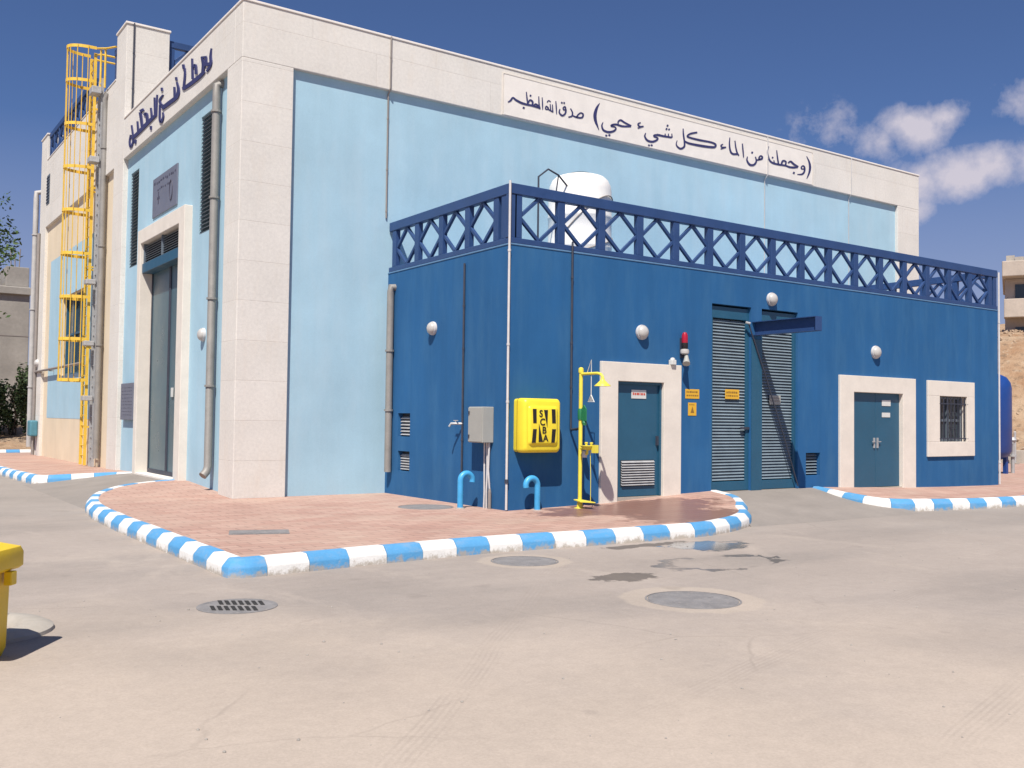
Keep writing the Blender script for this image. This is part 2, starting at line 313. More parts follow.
# ------------------------------------------------------------------ mesh builder
class MB:
    def __init__(s): s.v = []; s.f = []; s.mi = []; s.cur = 0
    def add(s, vs, fs):
        o = len(s.v); s.v += [tuple(p) for p in vs]
        for f in fs: s.f.append(tuple(i+o for i in f)); s.mi.append(s.cur)
        return s
    def box(s, x0, x1, y0, y1, z0, z1):
        v = [(x, y, z) for x in (x0, x1) for y in (y0, y1) for z in (z0, z1)]
        return s.add(v, [(0,1,3,2), (4,6,7,5), (0,4,5,1), (2,3,7,6), (0,2,6,4), (1,5,7,3)])
    def obox(s, c, ax, half):            # oriented box: centre, 3 unit axes, 3 half sizes
        c = Vector(c); A = [Vector(a)*h for a, h in zip(ax, half)]
        v = [c+A[0]*i+A[1]*j+A[2]*k for i in (-1, 1) for j in (-1, 1) for k in (-1, 1)]
        return s.add(v, [(0,1,3,2), (4,6,7,5), (0,4,5,1), (2,3,7,6), (0,2,6,4), (1,5,7,3)])
    def bar(s, a, b, w, h, upv=(0, 0, 1)):
        a, b = Vector(a), Vector(b); d = (b-a); L = d.length; d.normalize()
        u = Vector(upv); sdir = d.cross(u); sdir.normalize(); u = sdir.cross(d)
        return s.obox((a+b)/2, (d, sdir, u), (L/2, w/2, h/2))
    def prism(s, pts, ext):
        n = len(pts); e = Vector(ext); v = [Vector(p) for p in pts] + [Vector(p)+e for p in pts]
        return s.add(v, [tuple(range(n)), tuple(range(2*n-1, n-1, -1))] + [(i, i+n, (i+1) % n+n, (i+1) % n) for i in range(n)])
    def tube(s, path, r, seg=10, caps=True):
        P = [Vector(p) for p in path]; n = len(P); rs = r if isinstance(r, (list, tuple)) else [r]*n
        prev = None; vs = []
        for i in range(n):
            d = (P[min(i+1, n-1)]-P[max(i-1, 0)]).normalized()
            if prev is None:
                u = d.orthogonal().normalized()
            else:
                u = prev-d*prev.dot(d); u = u.normalized() if u.length > 1e-6 else d.orthogonal().normalized()
            prev = u; w = d.cross(u)
            for k in range(seg):
                a = 2*math.pi*k/seg; vs.append(P[i]+(u*math.cos(a)+w*math.sin(a))*rs[i])
        fs = [(i*seg+k, i*seg+(k+1) % seg, (i+1)*seg+(k+1) % seg, (i+1)*seg+k) for i in range(n-1) for k in range(seg)]
        if caps: fs += [tuple(reversed(range(seg))), tuple(range((n-1)*seg, n*seg))]
        return s.add(vs, fs)
    def lathe(s, c, prof, seg=24, axis='z', sgn=1):     # prof: (radius, height) list
        vs = []; fs = []; n = len(prof)
        for r, h in prof:
            for k in range(seg):
                a = 2*math.pi*k/seg; p = (r*math.cos(a), r*math.sin(a), h*sgn)
                if axis == 'y': p = (p[0], p[2], p[1])
                if axis == 'x': p = (p[2], p[0], p[1])
                vs.append(Vector(c)+Vector(p))
        fs = [(i*seg+k, i*seg+(k+1) % seg, (i+1)*seg+(k+1) % seg, (i+1)*seg+k) for i in range(n-1) for k in range(seg)]
        fs += [tuple(reversed(range(seg))), tuple(range((n-1)*seg, n*seg))]
        return s.add(vs, fs)
    def build(s, name, mats, parent=None, bevel=0, smooth=False, origin=None, seg=2):
        o = Vector(origin or (0, 0, 0))
        if parent is not None:
            p = parent; o = Vector((0, 0, 0))
            while p is not None: o += p.location; p = p.parent
        me = bpy.data.meshes.new(name); me.from_pydata([tuple(Vector(q)-o) for q in s.v], [], s.f)
        mats = mats if isinstance(mats, (list, tuple)) else [mats]
        for mm in mats: me.materials.append(mm)
        for p, i in zip(me.polygons, s.mi): p.material_index = i
        bm = bmesh.new(); bm.from_mesh(me); bmesh.ops.recalc_face_normals(bm, faces=bm.faces); bm.to_mesh(me); bm.free()
        if smooth:
            for p in me.polygons: p.use_smooth = True
            me.set_sharp_from_angle(angle=R(40))
        ob = bpy.data.objects.new(name, me); col.objects.link(ob)
        if parent is None: ob.location = o
        else: ob.parent = parent
        if bevel:
            b = ob.modifiers.new('edges', 'BEVEL'); b.width = bevel; b.segments = seg; b.limit_method = 'ANGLE'; b.angle_limit = R(50)
        return ob
def B(*a): return MB().box(*a)
def tag(o, label=None, cat=None, group=None, kind=None):
    if label: o['label'] = label
    if cat: o['category'] = cat
    if group: o['group'] = group
    if kind: o['kind'] = kind
    return o
def thing(name, loc, label, cat, group=None):
    o = bpy.data.objects.new(name, None); o.empty_display_size = .2; col.objects.link(o); o.location = loc
    return tag(o, label, cat, group)
def copy_tree(o, parent=None):
    c = o.copy(); col.objects.link(c)
    if parent is not None: c.parent = parent
    for ch in list(o.children): copy_tree(ch, c)
    return c
def wall_face(mb, axis, val, depth, u0, u1, z0, z1, holes):
    """outer wall sheet with rectangular openings and their reveals; axis 'y' -> u is x ; axis 'x' -> u is y. depth goes inward (+)"""
    us = sorted({u0, u1, *[h[0] for h in holes], *[h[1] for h in holes]}); zs = sorted({z0, z1, *[h[2] for h in holes], *[h[3] for h in holes]})
    P = (lambda u, z, d=0: (u, val+d, z)) if axis == 'y' else (lambda u, z, d=0: (val+d, u, z))
    for i in range(len(us)-1):
        for j in range(len(zs)-1):
            cu, cz = (us[i]+us[i+1])/2, (zs[j]+zs[j+1])/2
            if any(h[0] < cu < h[1] and h[2] < cz < h[3] for h in holes): continue
            mb.add([P(us[i], zs[j]), P(us[i+1], zs[j]), P(us[i+1], zs[j+1]), P(us[i], zs[j+1])], [(0, 1, 2, 3)])
    for a, b, c, d in holes:
        q = [(a, c), (b, c), (b, d), (a, d)]
        for k in range(4):
            (ua, za), (ub, zb) = q[k], q[(k+1) % 4]
            mb.add([P(ua, za), P(ub, zb), P(ub, zb, depth), P(ua, za, depth)], [(0, 1, 2, 3)])
    return mb
def interp(x, pts):
    if x <= pts[0][0]: return pts[0][1]
    for (a, b), (c, d) in zip(pts, pts[1:]):
        if x <= c: return b+(d-b)*(x-a)/(c-a)
    return pts[-1][1]
FRONT_STROKES = {'close_paren':[[9026,9457,9038,9453,8999,9429,9022,9421,8971,9402,9007,9391,8943,9372,8993,9360,8917,9335,8980,9326,8892,9292,8967,9286,8869,9244,8955,9240,8850,9193,8945,9195,8838,9144,8939,9154,8836,9097,8937,9117,8841,9053,8939,9079,8851,9013,8943,9042,8864,8976,8949,9007,8881,8943,8956,8976,8901,8915,8966,8947,8922,8890,8978,8917,8942,8866,8989,8888,8959,8842,8998,8860,8977,8820,9007,8834,8994,8798,9015,8808,9011,8776,9024,8782]],'hayy':[[9140,9002,9157,9000,9125,8978,9149,8975,9109,8954,9139,8950,9094,8928,9133,8928,9087,8899,9134,8908,9090,8869,9140,8886,9099,8838,9150,8861,9116,8809,9165,8840,9141,8785,9184,8826,9177,8769,9209,8817,9220,8760,9244,8812,9265,8756,9282,8810,9311,8757,9318,8812,9358,8764,9355,8817,9406,8776,9395,8827,9451,8793,9433,8840,9491,8810,9466,8853,9525,8831,9492,8867,9554,8855,9515,8883,9577,8879,9533,8898,9591,8903,9543,8909,9594,8926,9546,8915,9585,8944,9544,8921,9568,8957,9537,8929,9546,8967,9525,8935,9515,8972,9502,8936,9477,8974,9466,8934,9446,8976,9430,8931,9438,8978,9398,8935,9445,8961,9387,8967,9445,8960,9406,8990,9456,8967,9430,9005,9473,8975,9456,9017,9495,8983,9484,9027,9523,8991,9518,9037,9555,8997,9556,9045,9589,9001,9599,9050,9626,9000,9645,9049,9669,8995,9690,9044,9721,8991,9737,9040,9781,8992,9789,9041,9849,9002,9851,9048,9923,9015,9922,9060,9999,9031,9998,9073,10073,9046,10073,9086],[9649,9095,9623,9116,9672,9111,9642,9133,9693,9128,9661,9153,9708,9137,9689,9173,9720,9140,9727,9185,9737,9137,9765,9182,9764,9128,9798,9170,9799,9114,9832,9157,9841,9101,9870,9145,9892,9091,9917,9134,9948,9080,9973,9122,10008,9069,10032,9110,10066,9058,10090,9098],[9612,9090,9646,9108,9618,9082,9651,9100,9624,9075,9656,9091,9628,9069,9661,9081,9629,9064,9662,9067,9627,9059,9657,9053,9620,9051,9649,9041,9611,9040,9641,9029,9602,9030,9634,9019],[9220,8671,9239,8711,9276,8663,9295,8703],[9320,8698,9339,8738,9376,8690,9395,8730]],'hamza':[[10396,9234,10407,9215,10373,9225,10385,9203,10348,9216,10363,9190,10324,9205,10346,9180,10302,9190,10339,9173,10289,9171,10338,9169,10286,9152,10337,9162,10291,9135,10338,9155,10301,9121,10341,9150,10318,9112,10348,9146,10338,9106,10360,9141,10362,9103,10376,9138,10387,9103,10393,9137,10414,9108,10412,9140,10442,9117,10437,9145,10469,9126,10464,9153,10496,9134,10491,9159],[10303,9050,10292,9076,10506,9135,10496,9158],[13413,9199,13435,9178,13393,9189,13416,9165,13371,9178,13396,9153,13348,9165,13383,9143,13330,9147,13380,9139,13324,9126,13380,9133,13326,9106,13381,9126,13340,9088,13383,9121,13370,9078,13389,9118,13409,9081,13412,9119,13453,9091,13451,9125,13499,9102,13497,9133,13543,9112,13541,9141],[13342,9025,13329,9050,13555,9110,13542,9135]],'shay':[[10565,8988,10588,8986,10551,8964,10582,8961,10535,8939,10574,8936,10523,8911,10570,8915,10521,8880,10574,8898,10534,8851,10588,8879,10555,8823,10608,8858,10585,8797,10633,8840,10621,8778,10660,8828,10666,8768,10692,8823,10716,8765,10732,8821,10768,8767,10775,8824,10818,8775,10812,8829,10867,8790,10847,8840,10914,8812,10885,8856,10954,8835,10920,8874,10985,8857,10946,8889,11008,8878,10962,8901,11023,8901,10971,8910,11028,8925,10975,8914,11014,8947,10977,8915,10983,8956,10963,8919,10945,8960,10929,8921,10910,8963,10891,8922,10893,8967,10860,8928,10892,8969,10841,8943,10892,8968,10835,8964,10890,8964,10851,8990,10896,8967,10882,9008,10925,8973,10922,9019,10972,8980,10973,9029,11026,8987,11027,9038,11077,8994,11079,9047],[10956,8986,10970,9038,11013,8986,11027,9039,11069,8987,11083,9040,11127,8988,11141,9041,11191,8990,11203,9042,11261,8994,11272,9045,11337,8999,11347,9048,11415,9005,11424,9051,11491,9011,11500,9054],[11486,9132,11511,9138,11486,9029,11531,9039],[11362,9110,11388,9116,11360,9021,11404,9031],[11246,9089,11271,9095,11244,9019,11288,9029],[11305,9300,11334,9347,11352,9291,11381,9337],[11268,9206,11297,9252,11315,9196,11344,9242],[11362,9211,11392,9257,11406,9201,11437,9247],[10657,8670,10676,8711,10712,8664,10731,8706],[10746,8689,10767,8730,10806,8681,10827,8722]],'kull':[[11893,9340,11926,9346,11893,9303,11930,9310,11892,9266,11935,9275,11892,9228,11939,9239,11895,9185,11946,9198,11903,9135,11957,9150,11914,9080,11970,9096,11925,9026,11982,9041,11932,8980,11990,8994,11935,8944,11995,8957,11937,8915,11998,8925,11934,8893,11995,8893,11925,8876,11980,8860,11905,8858,11949,8829,11875,8839,11909,8800,11844,8824,11864,8778,11820,8817,11815,8765,11797,8818,11768,8768,11765,8825,11728,8783,11733,8838,11694,8801,11709,8850,11669,8820,11694,8860,11653,8838,11686,8872,11646,8858,11681,8886,11645,8878,11679,8902,11647,8898,11680,8921,11653,8921,11687,8942,11663,8943,11695,8964,11674,8966,11703,8987,11685,8988],[11941,9003,11967,9040,11976,8992,12006,9032,12009,8980,12041,9024,12052,8968,12079,9017,12113,8961,12134,9014,12199,8958,12216,9014,12303,8959,12318,9018,12411,8961,12426,9023,12511,8964,12526,9028,12601,8968,12615,9033,12688,8973,12701,9038,12771,8979,12782,9043,12848,8986,12857,9049,12920,8993,12929,9056,12990,9001,12995,9062,13054,9011,13050,9069,13109,9027,13083,9077,13153,9055,13095,9084,13177,9090,13101,9093,13179,9124,13103,9102,13160,9151,13099,9110,13128,9167,13085,9118,13086,9176,13055,9126,13031,9182,13009,9132,12961,9185,12944,9135,12866,9184,12853,9134,12752,9179,12740,9128,12633,9174,12620,9121,12524,9171,12510,9117,12423,9169,12407,9116,12323,9169,12306,9116,12233,9169,12216,9119,12164,9171,12145,9122,12119,9172,12098,9126,12093,9174,12065,9132,12088,9173,12042,9146,12088,9169,12039,9172,12097,9179,12056,9197,12121,9197,12086,9225,12157,9218,12127,9253,12198,9238,12175,9279,12247,9257,12232,9300,12307,9276,12296,9319,12373,9296,12363,9338,12438,9316,12428,9356]],'almaa':[[13679,9416,13708,9420,13672,9369,13707,9373,13664,9321,13704,9326,13657,9273,13703,9280,13654,9225,13706,9235,13656,9177,13712,9189,13661,9128,13720,9143,13670,9082,13732,9101,13683,9043,13746,9068,13700,9013,13762,9044,13723,8988,13780,9028,13753,8971,13799,9018,13793,8960,13821,9012,13843,8959,13852,9012,13895,8967,13893,9019,13946,8977,13943,9029,13994,8986,13992,9037],[13879,9361,13916,9371,13887,9311,13927,9321,13893,9259,13938,9270,13901,9209,13949,9222,13911,9163,13962,9178,13922,9122,13976,9140,13935,9086,13990,9106,13949,9053,14006,9075,13965,9025,14020,9050,13984,9003,14034,9032,14005,8989,14047,9018,14024,8978,14063,9005,14043,8966,14078,8991],[14179,9333,14216,9342,14183,9283,14225,9293,14188,9233,14235,9244,14192,9184,14244,9196,14199,9136,14251,9148,14206,9089,14256,9100,14215,9044,14259,9054,14224,8999,14261,9008,14233,8954,14263,8961]],'min':[[14392,9007,14422,9008,14381,8979,14418,8979,14367,8950,14412,8951,14357,8918,14411,8926,14359,8885,14418,8905,14376,8851,14437,8881,14403,8817,14465,8855,14438,8788,14497,8834,14482,8767,14525,8824,14535,8762,14553,8821,14591,8768,14590,8824,14646,8782,14627,8832,14694,8803,14657,8843,14734,8832,14682,8859,14766,8867,14707,8883,14789,8904,14728,8911,14802,8940,14741,8937,14799,8975,14743,8961,14784,9006,14736,8989,14766,9034,14724,9019,14750,9063,14713,9049],[14555,9131,14585,9185,14616,9123,14647,9176],[14756,8944,14747,8979,14796,8954,14787,8991,14837,8964,14827,9004,14878,8974,14865,9016,14914,8984,14898,9027,14946,8993,14926,9039,14977,9002,14949,9049,15006,9015,14965,9058,15033,9032,14972,9063,15052,9055,14979,9069,15060,9077,14987,9078,15060,9099,14992,9086,15050,9118,14994,9090,15029,9131,14989,9094,15002,9138,14975,9100,14970,9141,14960,9102,14934,9133,14955,9102,14905,9113,14946,9095,14882,9089,14931,9076,14863,9063,14919,9056,14852,9040,14913,9043,14855,9019,14913,9040,14868,9005,14917,9036,14881,8997,14926,9028,14891,8990,14936,9018]],'jaalna':[[15268,9446,15306,9447,15254,9399,15296,9401,15238,9353,15284,9355,15225,9305,15276,9310,15221,9256,15276,9267,15227,9204,15286,9219,15240,9150,15302,9170,15260,9099,15324,9124,15284,9057,15348,9088,15313,9026,15373,9064,15347,9003,15400,9049,15388,8987,15432,9037,15438,8975,15472,9029,15497,8967,15523,9023,15565,8965,15584,9021,15635,8966,15652,9022,15707,8968,15722,9023,15784,8971,15796,9025,15866,8978,15876,9030,15944,8984,15955,9034,16008,8986,16025,9036,16054,8984,16079,9034,16090,8979,16121,9030,16126,8972,16155,9026,16169,8969,16190,9025,16217,8969,16231,9027,16265,8972,16274,9031,16314,8976,16319,9037,16363,8982,16365,9043,16413,8992,16411,9048,16463,9004,16458,9054,16511,9017,16507,9061,16560,9030,16556,9068],[15495,9081,15526,9090,15511,9002,15558,9016],[15420,9137,15449,9180,15471,9127,15501,9170],[15617,9389,15648,9397,15621,9339,15659,9348,15626,9289,15670,9300,15631,9240,15681,9252,15638,9190,15693,9204,15647,9141,15706,9156,15659,9092,15719,9108,15671,9043,15732,9060,15683,8995,15746,9012],[15865,9020,15804,9025,15882,9051,15819,9055,15897,9083,15832,9088,15912,9107,15851,9122,15919,9115,15886,9152,15933,9117,15938,9166,15964,9118,15988,9165,15994,9114,16032,9156,16008,9108,16066,9137,16009,9099,16073,9107,16002,9076,16064,9075,15988,9046,16050,9044,15977,9016,16040,9015],[16146,9095,16115,9116,16175,9113,16139,9135,16203,9132,16163,9158,16223,9143,16198,9181,16233,9144,16248,9195,16249,9139,16296,9187,16278,9123,16335,9171,16315,9103,16372,9152,16360,9085,16409,9137,16410,9074,16450,9125,16463,9065,16497,9113,16517,9058,16547,9101,16569,9050,16597,9088],[16334,8837,16370,8891,16400,8825,16436,8879]],'waw':[[16849,9065,16851,9027,16818,9059,16821,9021,16786,9053,16788,9015,16762,9049,16754,9010,16754,9049,16721,9012,16751,9052,16698,9027,16748,9060,16690,9046,16748,9071,16690,9067,16751,9080,16698,9087,16759,9089,16716,9107,16775,9101,16740,9125,16791,9110,16769,9141,16797,9112,16802,9151,16801,9109,16835,9149,16810,9103,16861,9140,16820,9093,16884,9125,16826,9079,16899,9104,16832,9060,16908,9078,16835,9034,16912,9047,16834,9008,16909,9014,16827,8984,16899,8980,16813,8960,16881,8948,16793,8936,16856,8915,16769,8915,16821,8884,16744,8898,16773,8857,16708,8884,16717,8842,16657,8872,16657,8834,16599,8860,16598,8830,16542,8847,16542,8825]],'open_paren':[[16947,9432,16970,9443,16971,9393,17006,9410,16997,9354,17044,9376,17019,9316,17080,9342,17037,9277,17109,9305,17049,9239,17132,9266,17058,9201,17150,9226,17063,9162,17162,9184,17065,9124,17167,9140,17063,9085,17162,9095,17058,9045,17150,9049,17049,9004,17132,9004,17037,8961,17110,8958,17021,8918,17082,8912,17001,8873,17049,8866,16979,8826,17014,8821,16957,8780,16980,8776]],'azim':[[6284,8928,6270,8945,6305,8940,6288,8961,6327,8951,6306,8976,6349,8965,6322,8991,6371,8982,6335,9004,6390,9006,6348,9021,6403,9031,6362,9043,6413,9048,6380,9068,6416,9052,6410,9087,6419,9050,6442,9087,6432,9040,6466,9077,6453,9025,6488,9065,6481,9011,6512,9055,6516,9000,6545,9046,6555,8988,6584,9037,6597,8977,6624,9027,6639,8969,6663,9020,6680,8964,6700,9016,6721,8962,6737,9013,6761,8962,6775,9011,6800,8962,6812,9010,6836,8963,6846,9010,6870,8964,6879,9012,6904,8966,6915,9014,6941,8967,6954,9014,6986,8966,7001,9013,7037,8964,7053,9010,7086,8961,7102,9006,7125,8959,7142,9001,7149,8956,7170,8996,7165,8954,7188,8989,7180,8951,7201,8982,7197,8948,7215,8975],[6690,8875,6710,8917,6741,8866,6761,8908],[6785,9280,6807,9286,6788,9241,6815,9249,6791,9202,6823,9211,6794,9163,6830,9174,6798,9126,6837,9138,6803,9092,6843,9104,6809,9060,6849,9072,6814,9028,6854,9040,6820,8996,6859,9008],[6860,9018,6830,9025,6876,9043,6842,9050,6891,9070,6855,9078,6904,9090,6870,9105,6910,9096,6896,9128,6915,9094,6931,9134,6931,9089,6960,9127,6948,9079,6985,9113,6957,9070,7003,9097,6959,9062,7011,9075,6958,9048,7009,9052,6954,9030,7004,9032,6950,9010,7001,9014],[6888,9203,6904,9241,6930,9198,6947,9236],[7036,8985,7002,8995,7047,9001,7010,9011,7057,9017,7019,9028,7064,9027,7033,9047,7065,9028,7057,9063,7071,9027,7085,9066,7087,9024,7110,9061,7104,9018,7133,9053,7114,9012,7151,9041,7117,9007,7162,9025,7119,8998,7164,9008,7118,8984,7164,8993,7119,8970,7165,8980],[7147,9245,7170,9250,7148,9196,7174,9202,7148,9146,7178,9153,7149,9099,7182,9106,7153,9057,7187,9067,7159,9025,7193,9037,7167,8999,7201,9013,7175,8977,7209,8991,7183,8954,7217,8967],[7248,9241,7271,9247,7250,9200,7276,9206,7252,9157,7282,9165,7254,9117,7287,9125,7256,9078,7291,9086,7259,9044,7291,9051,7262,9012,7290,9018,7266,8982,7288,8986,7269,8950,7287,8954]],'allah':[[7438,9006,7436,8978,7417,9003,7416,8975,7396,8999,7394,8971,7381,8998,7371,8969,7380,8997,7349,8978,7379,9005,7345,8999,7383,9024,7349,9024,7389,9042,7359,9048,7390,9045,7377,9069,7387,9042,7406,9071,7400,9034,7427,9061,7415,9023,7445,9050,7425,9014,7460,9038,7425,9015,7465,9022,7424,9010,7461,9011,7425,8994,7458,9012,7440,8982,7463,9008,7467,8972,7485,9000,7501,8962,7519,8992,7539,8952,7557,8984,7574,8943,7593,8975],[7488,9129,7511,9135,7502,8961,7537,8970],[7555,9130,7578,9136,7566,8945,7601,8954],[7657,9233,7680,9239,7658,9197,7685,9204,7660,9161,7691,9169,7661,9125,7696,9134,7664,9087,7700,9096,7669,9047,7702,9055,7675,9006,7703,9013,7681,8964,7704,8969,7687,8922,7705,8926],[7415,9152,7396,9159,7426,9166,7405,9173,7437,9181,7415,9189,7446,9192,7427,9205,7451,9195,7446,9218,7458,9196,7468,9219,7472,9192,7487,9214,7490,9187,7503,9206,7507,9182,7519,9200]],'sadaq':[[7783,9071,7806,9071,7774,9048,7801,9046,7762,9023,7794,9022,7754,8997,7791,9002,7756,8970,7795,8988,7771,8946,7808,8974,7796,8925,7831,8959,7826,8909,7854,8949,7861,8903,7869,8947,7898,8914,7880,8950,7929,8934,7899,8962,7954,8958,7918,8978,7974,8984,7933,8995,7988,9013,7943,9016,7997,9046,7949,9043,8000,9076,7952,9067,7995,9101,7952,9076,7962,9109,7961,9073,7936,9098,7949,9069,7919,9088,7926,9060,7915,9086,7900,9057,7914,9088,7884,9069,7910,9097,7876,9084,7908,9107,7873,9100,7909,9114,7876,9118,7915,9121,7887,9135,7926,9130,7903,9151,7937,9137,7922,9164,7937,9137,7948,9172,7934,9137,7969,9162,7939,9128,7978,9149,7946,9115,7985,9135,7954,9103,7992,9123],[7821,9220,7835,9254,7863,9216,7877,9250],[7893,9229,7906,9263,7934,9225,7948,9260],[8103,9137,8130,9153,8119,9114,8148,9132,8136,9091,8168,9111,8150,9069,8186,9088,8158,9049,8199,9064,8160,9029,8204,9039,8159,9009,8205,9013,8154,8992,8199,8986,8147,8980,8182,8960,8133,8970,8153,8940,8109,8958,8120,8927,8079,8946,8088,8917,8049,8933,8058,8907],[8156,8975,8172,9003,8189,8967,8206,8998,8221,8958,8239,8992,8256,8951,8272,8988,8294,8947,8307,8987,8338,8947,8348,8988,8387,8949,8393,8991,8435,8955,8433,8997,8479,8968,8458,9005,8512,8995,8470,9015,8530,9026,8481,9032,8538,9055,8488,9052,8537,9081,8489,9063,8521,9101,8484,9070,8496,9113,8470,9078,8466,9118,8452,9083,8434,9115,8438,9082,8403,9101,8423,9075,8375,9080,8402,9059,8350,9057,8380,9039,8329,9036,8362,9021,8314,9016,8350,9006,8303,8996,8342,8990,8295,8979,8335,8973,8287,8961,8326,8955]]}
SIDE_STROKES = {'baqatayn':[[8772,9113,8630,9073,8804,9073,8658,9032,8839,9033,8689,8992,8869,8992,8713,8952,8882,8950,8717,8911,8876,8901,8697,8864,8855,8848,8659,8813,8820,8800,8616,8770,8733,8746,8619,8767,8548,8714,8706,8787,8482,8729,8657,8791,8432,8753,8597,8806,8395,8780,8550,8827,8367,8805,8521,8849,8345,8835,8503,8876,8336,8875,8497,8913,8346,8932,8506,8967,8381,9013,8538,9045,8438,9112,8589,9143,8502,9218,8648,9248,8562,9321,8703,9351],[8456,8903,8666,9007,8297,8901,8512,9008,8139,8899,8359,9009,7982,8897,8210,9011,7830,8898,8068,9013,7688,8900,7936,9018,7557,8905,7810,9024,7425,8910,7679,9030,7284,8915,7536,9036,7124,8920,7374,9041,6952,8926,7201,9047,6783,8931,7028,9052,6632,8936,6867,9055,6504,8942,6723,9054,6390,8948,6589,9051,6281,8954,6459,9047,6169,8959,6330,9043],[8081,9305,7945,9274,8000,9017,7806,8975],[7875,9488,7629,9435,7846,9439,7599,9387,7816,9392,7570,9340,7787,9344,7540,9291,7756,9291,7511,9238,7724,9233,7482,9180,7691,9170,7454,9119,7657,9105,7426,9056,7624,9041,7398,8994],[7686,9440,7823,9535,7337,9404,7461,9491],[7272,9244,7416,9319,7201,9242,7359,9320,7137,9243,7294,9325,7138,9246,7170,9314,7209,9271,6997,9246,7184,9238,6946,9188,7156,9178,6917,9124,7131,9108,6893,9055,7103,9042,6867,8990],[6749,9317,6625,9288,6634,9002,6458,8963],[6447,9503,6306,9467,6363,9009,6188,8967],[6196,9506,6075,9472,6199,8970,6095,8943],[8308,8870,8071,8816,8277,8759,8079,8714],[6750,8857,6571,8817,6704,8752,6561,8720]],'dakh':[[5805,9572,5655,9535,5770,9480,5604,9440],[5623,9359,5541,9321,5708,9354,5612,9308,5801,9349,5687,9297,5886,9341,5748,9284,5945,9323,5780,9267,5961,9291,5783,9244,5946,9252,5767,9216,5909,9211,5738,9185,5856,9171,5706,9159,5780,9130,5674,9142,5692,9095,5624,9122,5615,9068,5553,9095,5545,9042,5481,9067],[5919,9189,5783,9153,5919,9099,5780,9063,5922,9006,5780,8969,5921,8919,5775,8882,5913,8848,5761,8812,5896,8794,5734,8761,5871,8752,5700,8725,5821,8711,5679,8712,5666,8662,5758,8734,5579,8667,5748,8737,5522,8690,5690,8751,5476,8721,5633,8774,5448,8754,5596,8798,5449,8788,5585,8821,5469,8824,5592,8851,5496,8861,5606,8884,5519,8896,5617,8917],[5544,8963,5733,9077,5381,8955,5574,9072,5220,8946,5418,9066,5061,8938,5263,9061,4906,8932,5107,9055,4746,8925,4938,9046,4577,8916,4767,9035,4417,8914,4620,9028,4290,8924,4517,9031,4213,8950,4454,9043,4178,8987,4413,9065,4173,9030,4390,9094,4183,9078,4379,9130,4213,9134,4386,9173,4266,9195,4414,9225,4326,9258,4451,9283,4381,9319,4485,9340],[4688,9284,4564,9252,4645,8994,4460,8948],[4594,9489,4442,9452,4546,9395,4395,9358]],'mahatta':[[4043,9626,3883,9587,3986,9506,3799,9461],[3882,9492,3765,9459,3878,9448,3753,9414,3872,9407,3739,9370,3869,9363,3729,9322,3874,9311,3728,9267,3889,9247,3738,9200,3912,9174,3758,9126,3938,9097,3780,9048,3963,9021,3801,8972],[3867,8980,4009,9080,3726,8968,3870,9070,3587,8954,3735,9060,3444,8942,3600,9050,3294,8932,3459,9042,3130,8923,3299,9034,2957,8916,3129,9027,2791,8911,2964,9021,2647,8910,2823,9017,2535,8913,2712,9016,2445,8921,2618,9018,2367,8930,2528,9020,2286,8938,2435,9022],[3325,9550,3226,9521,3270,9071,3117,9029],[3150,9289,3250,9342,3096,9293,3201,9347,3044,9301,3148,9356,3020,9303,3073,9356,3069,9322,2946,9304,3054,9291,2910,9254,3044,9236,2888,9192,3038,9172,2871,9126,3029,9111,2852,9063],[2580,9326,2605,9378,2217,9238,2237,9279],[2622,9365,2468,9331,2596,9317,2424,9279,2568,9268,2376,9225,2546,9223,2334,9171,2532,9182,2309,9120,2529,9143,2311,9074,2534,9103,2330,9036,2542,9062,2355,9000,2548,9020,2378,8965],[2448,9142,2369,9195,2388,9119,2307,9169,2324,9094,2250,9144,2249,9066,2204,9126,2164,9039,2170,9113,2082,9019,2134,9102,2013,9007,2086,9091,1955,8998,2027,9079,1901,8990,1966,9066],[2293,9273,2202,9244,2340,9128,2171,9076],[1950,9358,1887,9336,1971,9320,1888,9292,1994,9282,1890,9247,2015,9244,1891,9203,2028,9203,1888,9160,2025,9157,1874,9115,2011,9110,1853,9067,2002,9068,1838,9018,2012,9036,1852,8977,2049,9013,1903,8948,2107,8994,1977,8931,2177,8976,2058,8918,2245,8957,2134,8904]]}
# ------------------------------------------------------------------ setting: road, pavements, kerbs
from mathutils.geometry import delaunay_2d_cdt
RZ = -.19
AX, AY, XE, HA, H, L = 3.314, -4.463, 19.27, 4.69, 9.72, 22.66
W_ANNEX = [(3.3, 0), (5.4, .05), (7.4, .16), (8.4, .19), (11, .19), (12.5, .15), (15, .05), (19, 0)]
W_LEFT = [(0, 0), (1.3, .05), (3.2, .15), (7.3, .11), (9.2, .08), (13, .03), (22, 0)]
def zp(x, y):
    a = interp(x, W_ANNEX)*max(0, min(1, (y+7.3)/2.84)) if y < -4.0 else 0
    b = interp(y, W_LEFT)*max(0, min(1, (x+2.8)/2.8)) if x < .6 else 0
    return max(a, b)
def smooth_path(P, n=6):
    P = [Vector((*p, 0)) for p in P]; Q = [2*P[0]-P[1]]+P+[2*P[-1]-P[-2]]; o = []
    for i in range(1, len(Q)-2):
        a, b, c, d = Q[i-1:i+3]
        for k in range(n):
            t = k/n; o.append(.5*(2*b+(c-a)*t+(2*a-5*b+4*c-d)*t*t+(3*b-a-3*c+d)*t**3))
    o.append(P[-1]); return [(p.x, p.y) for p in o]
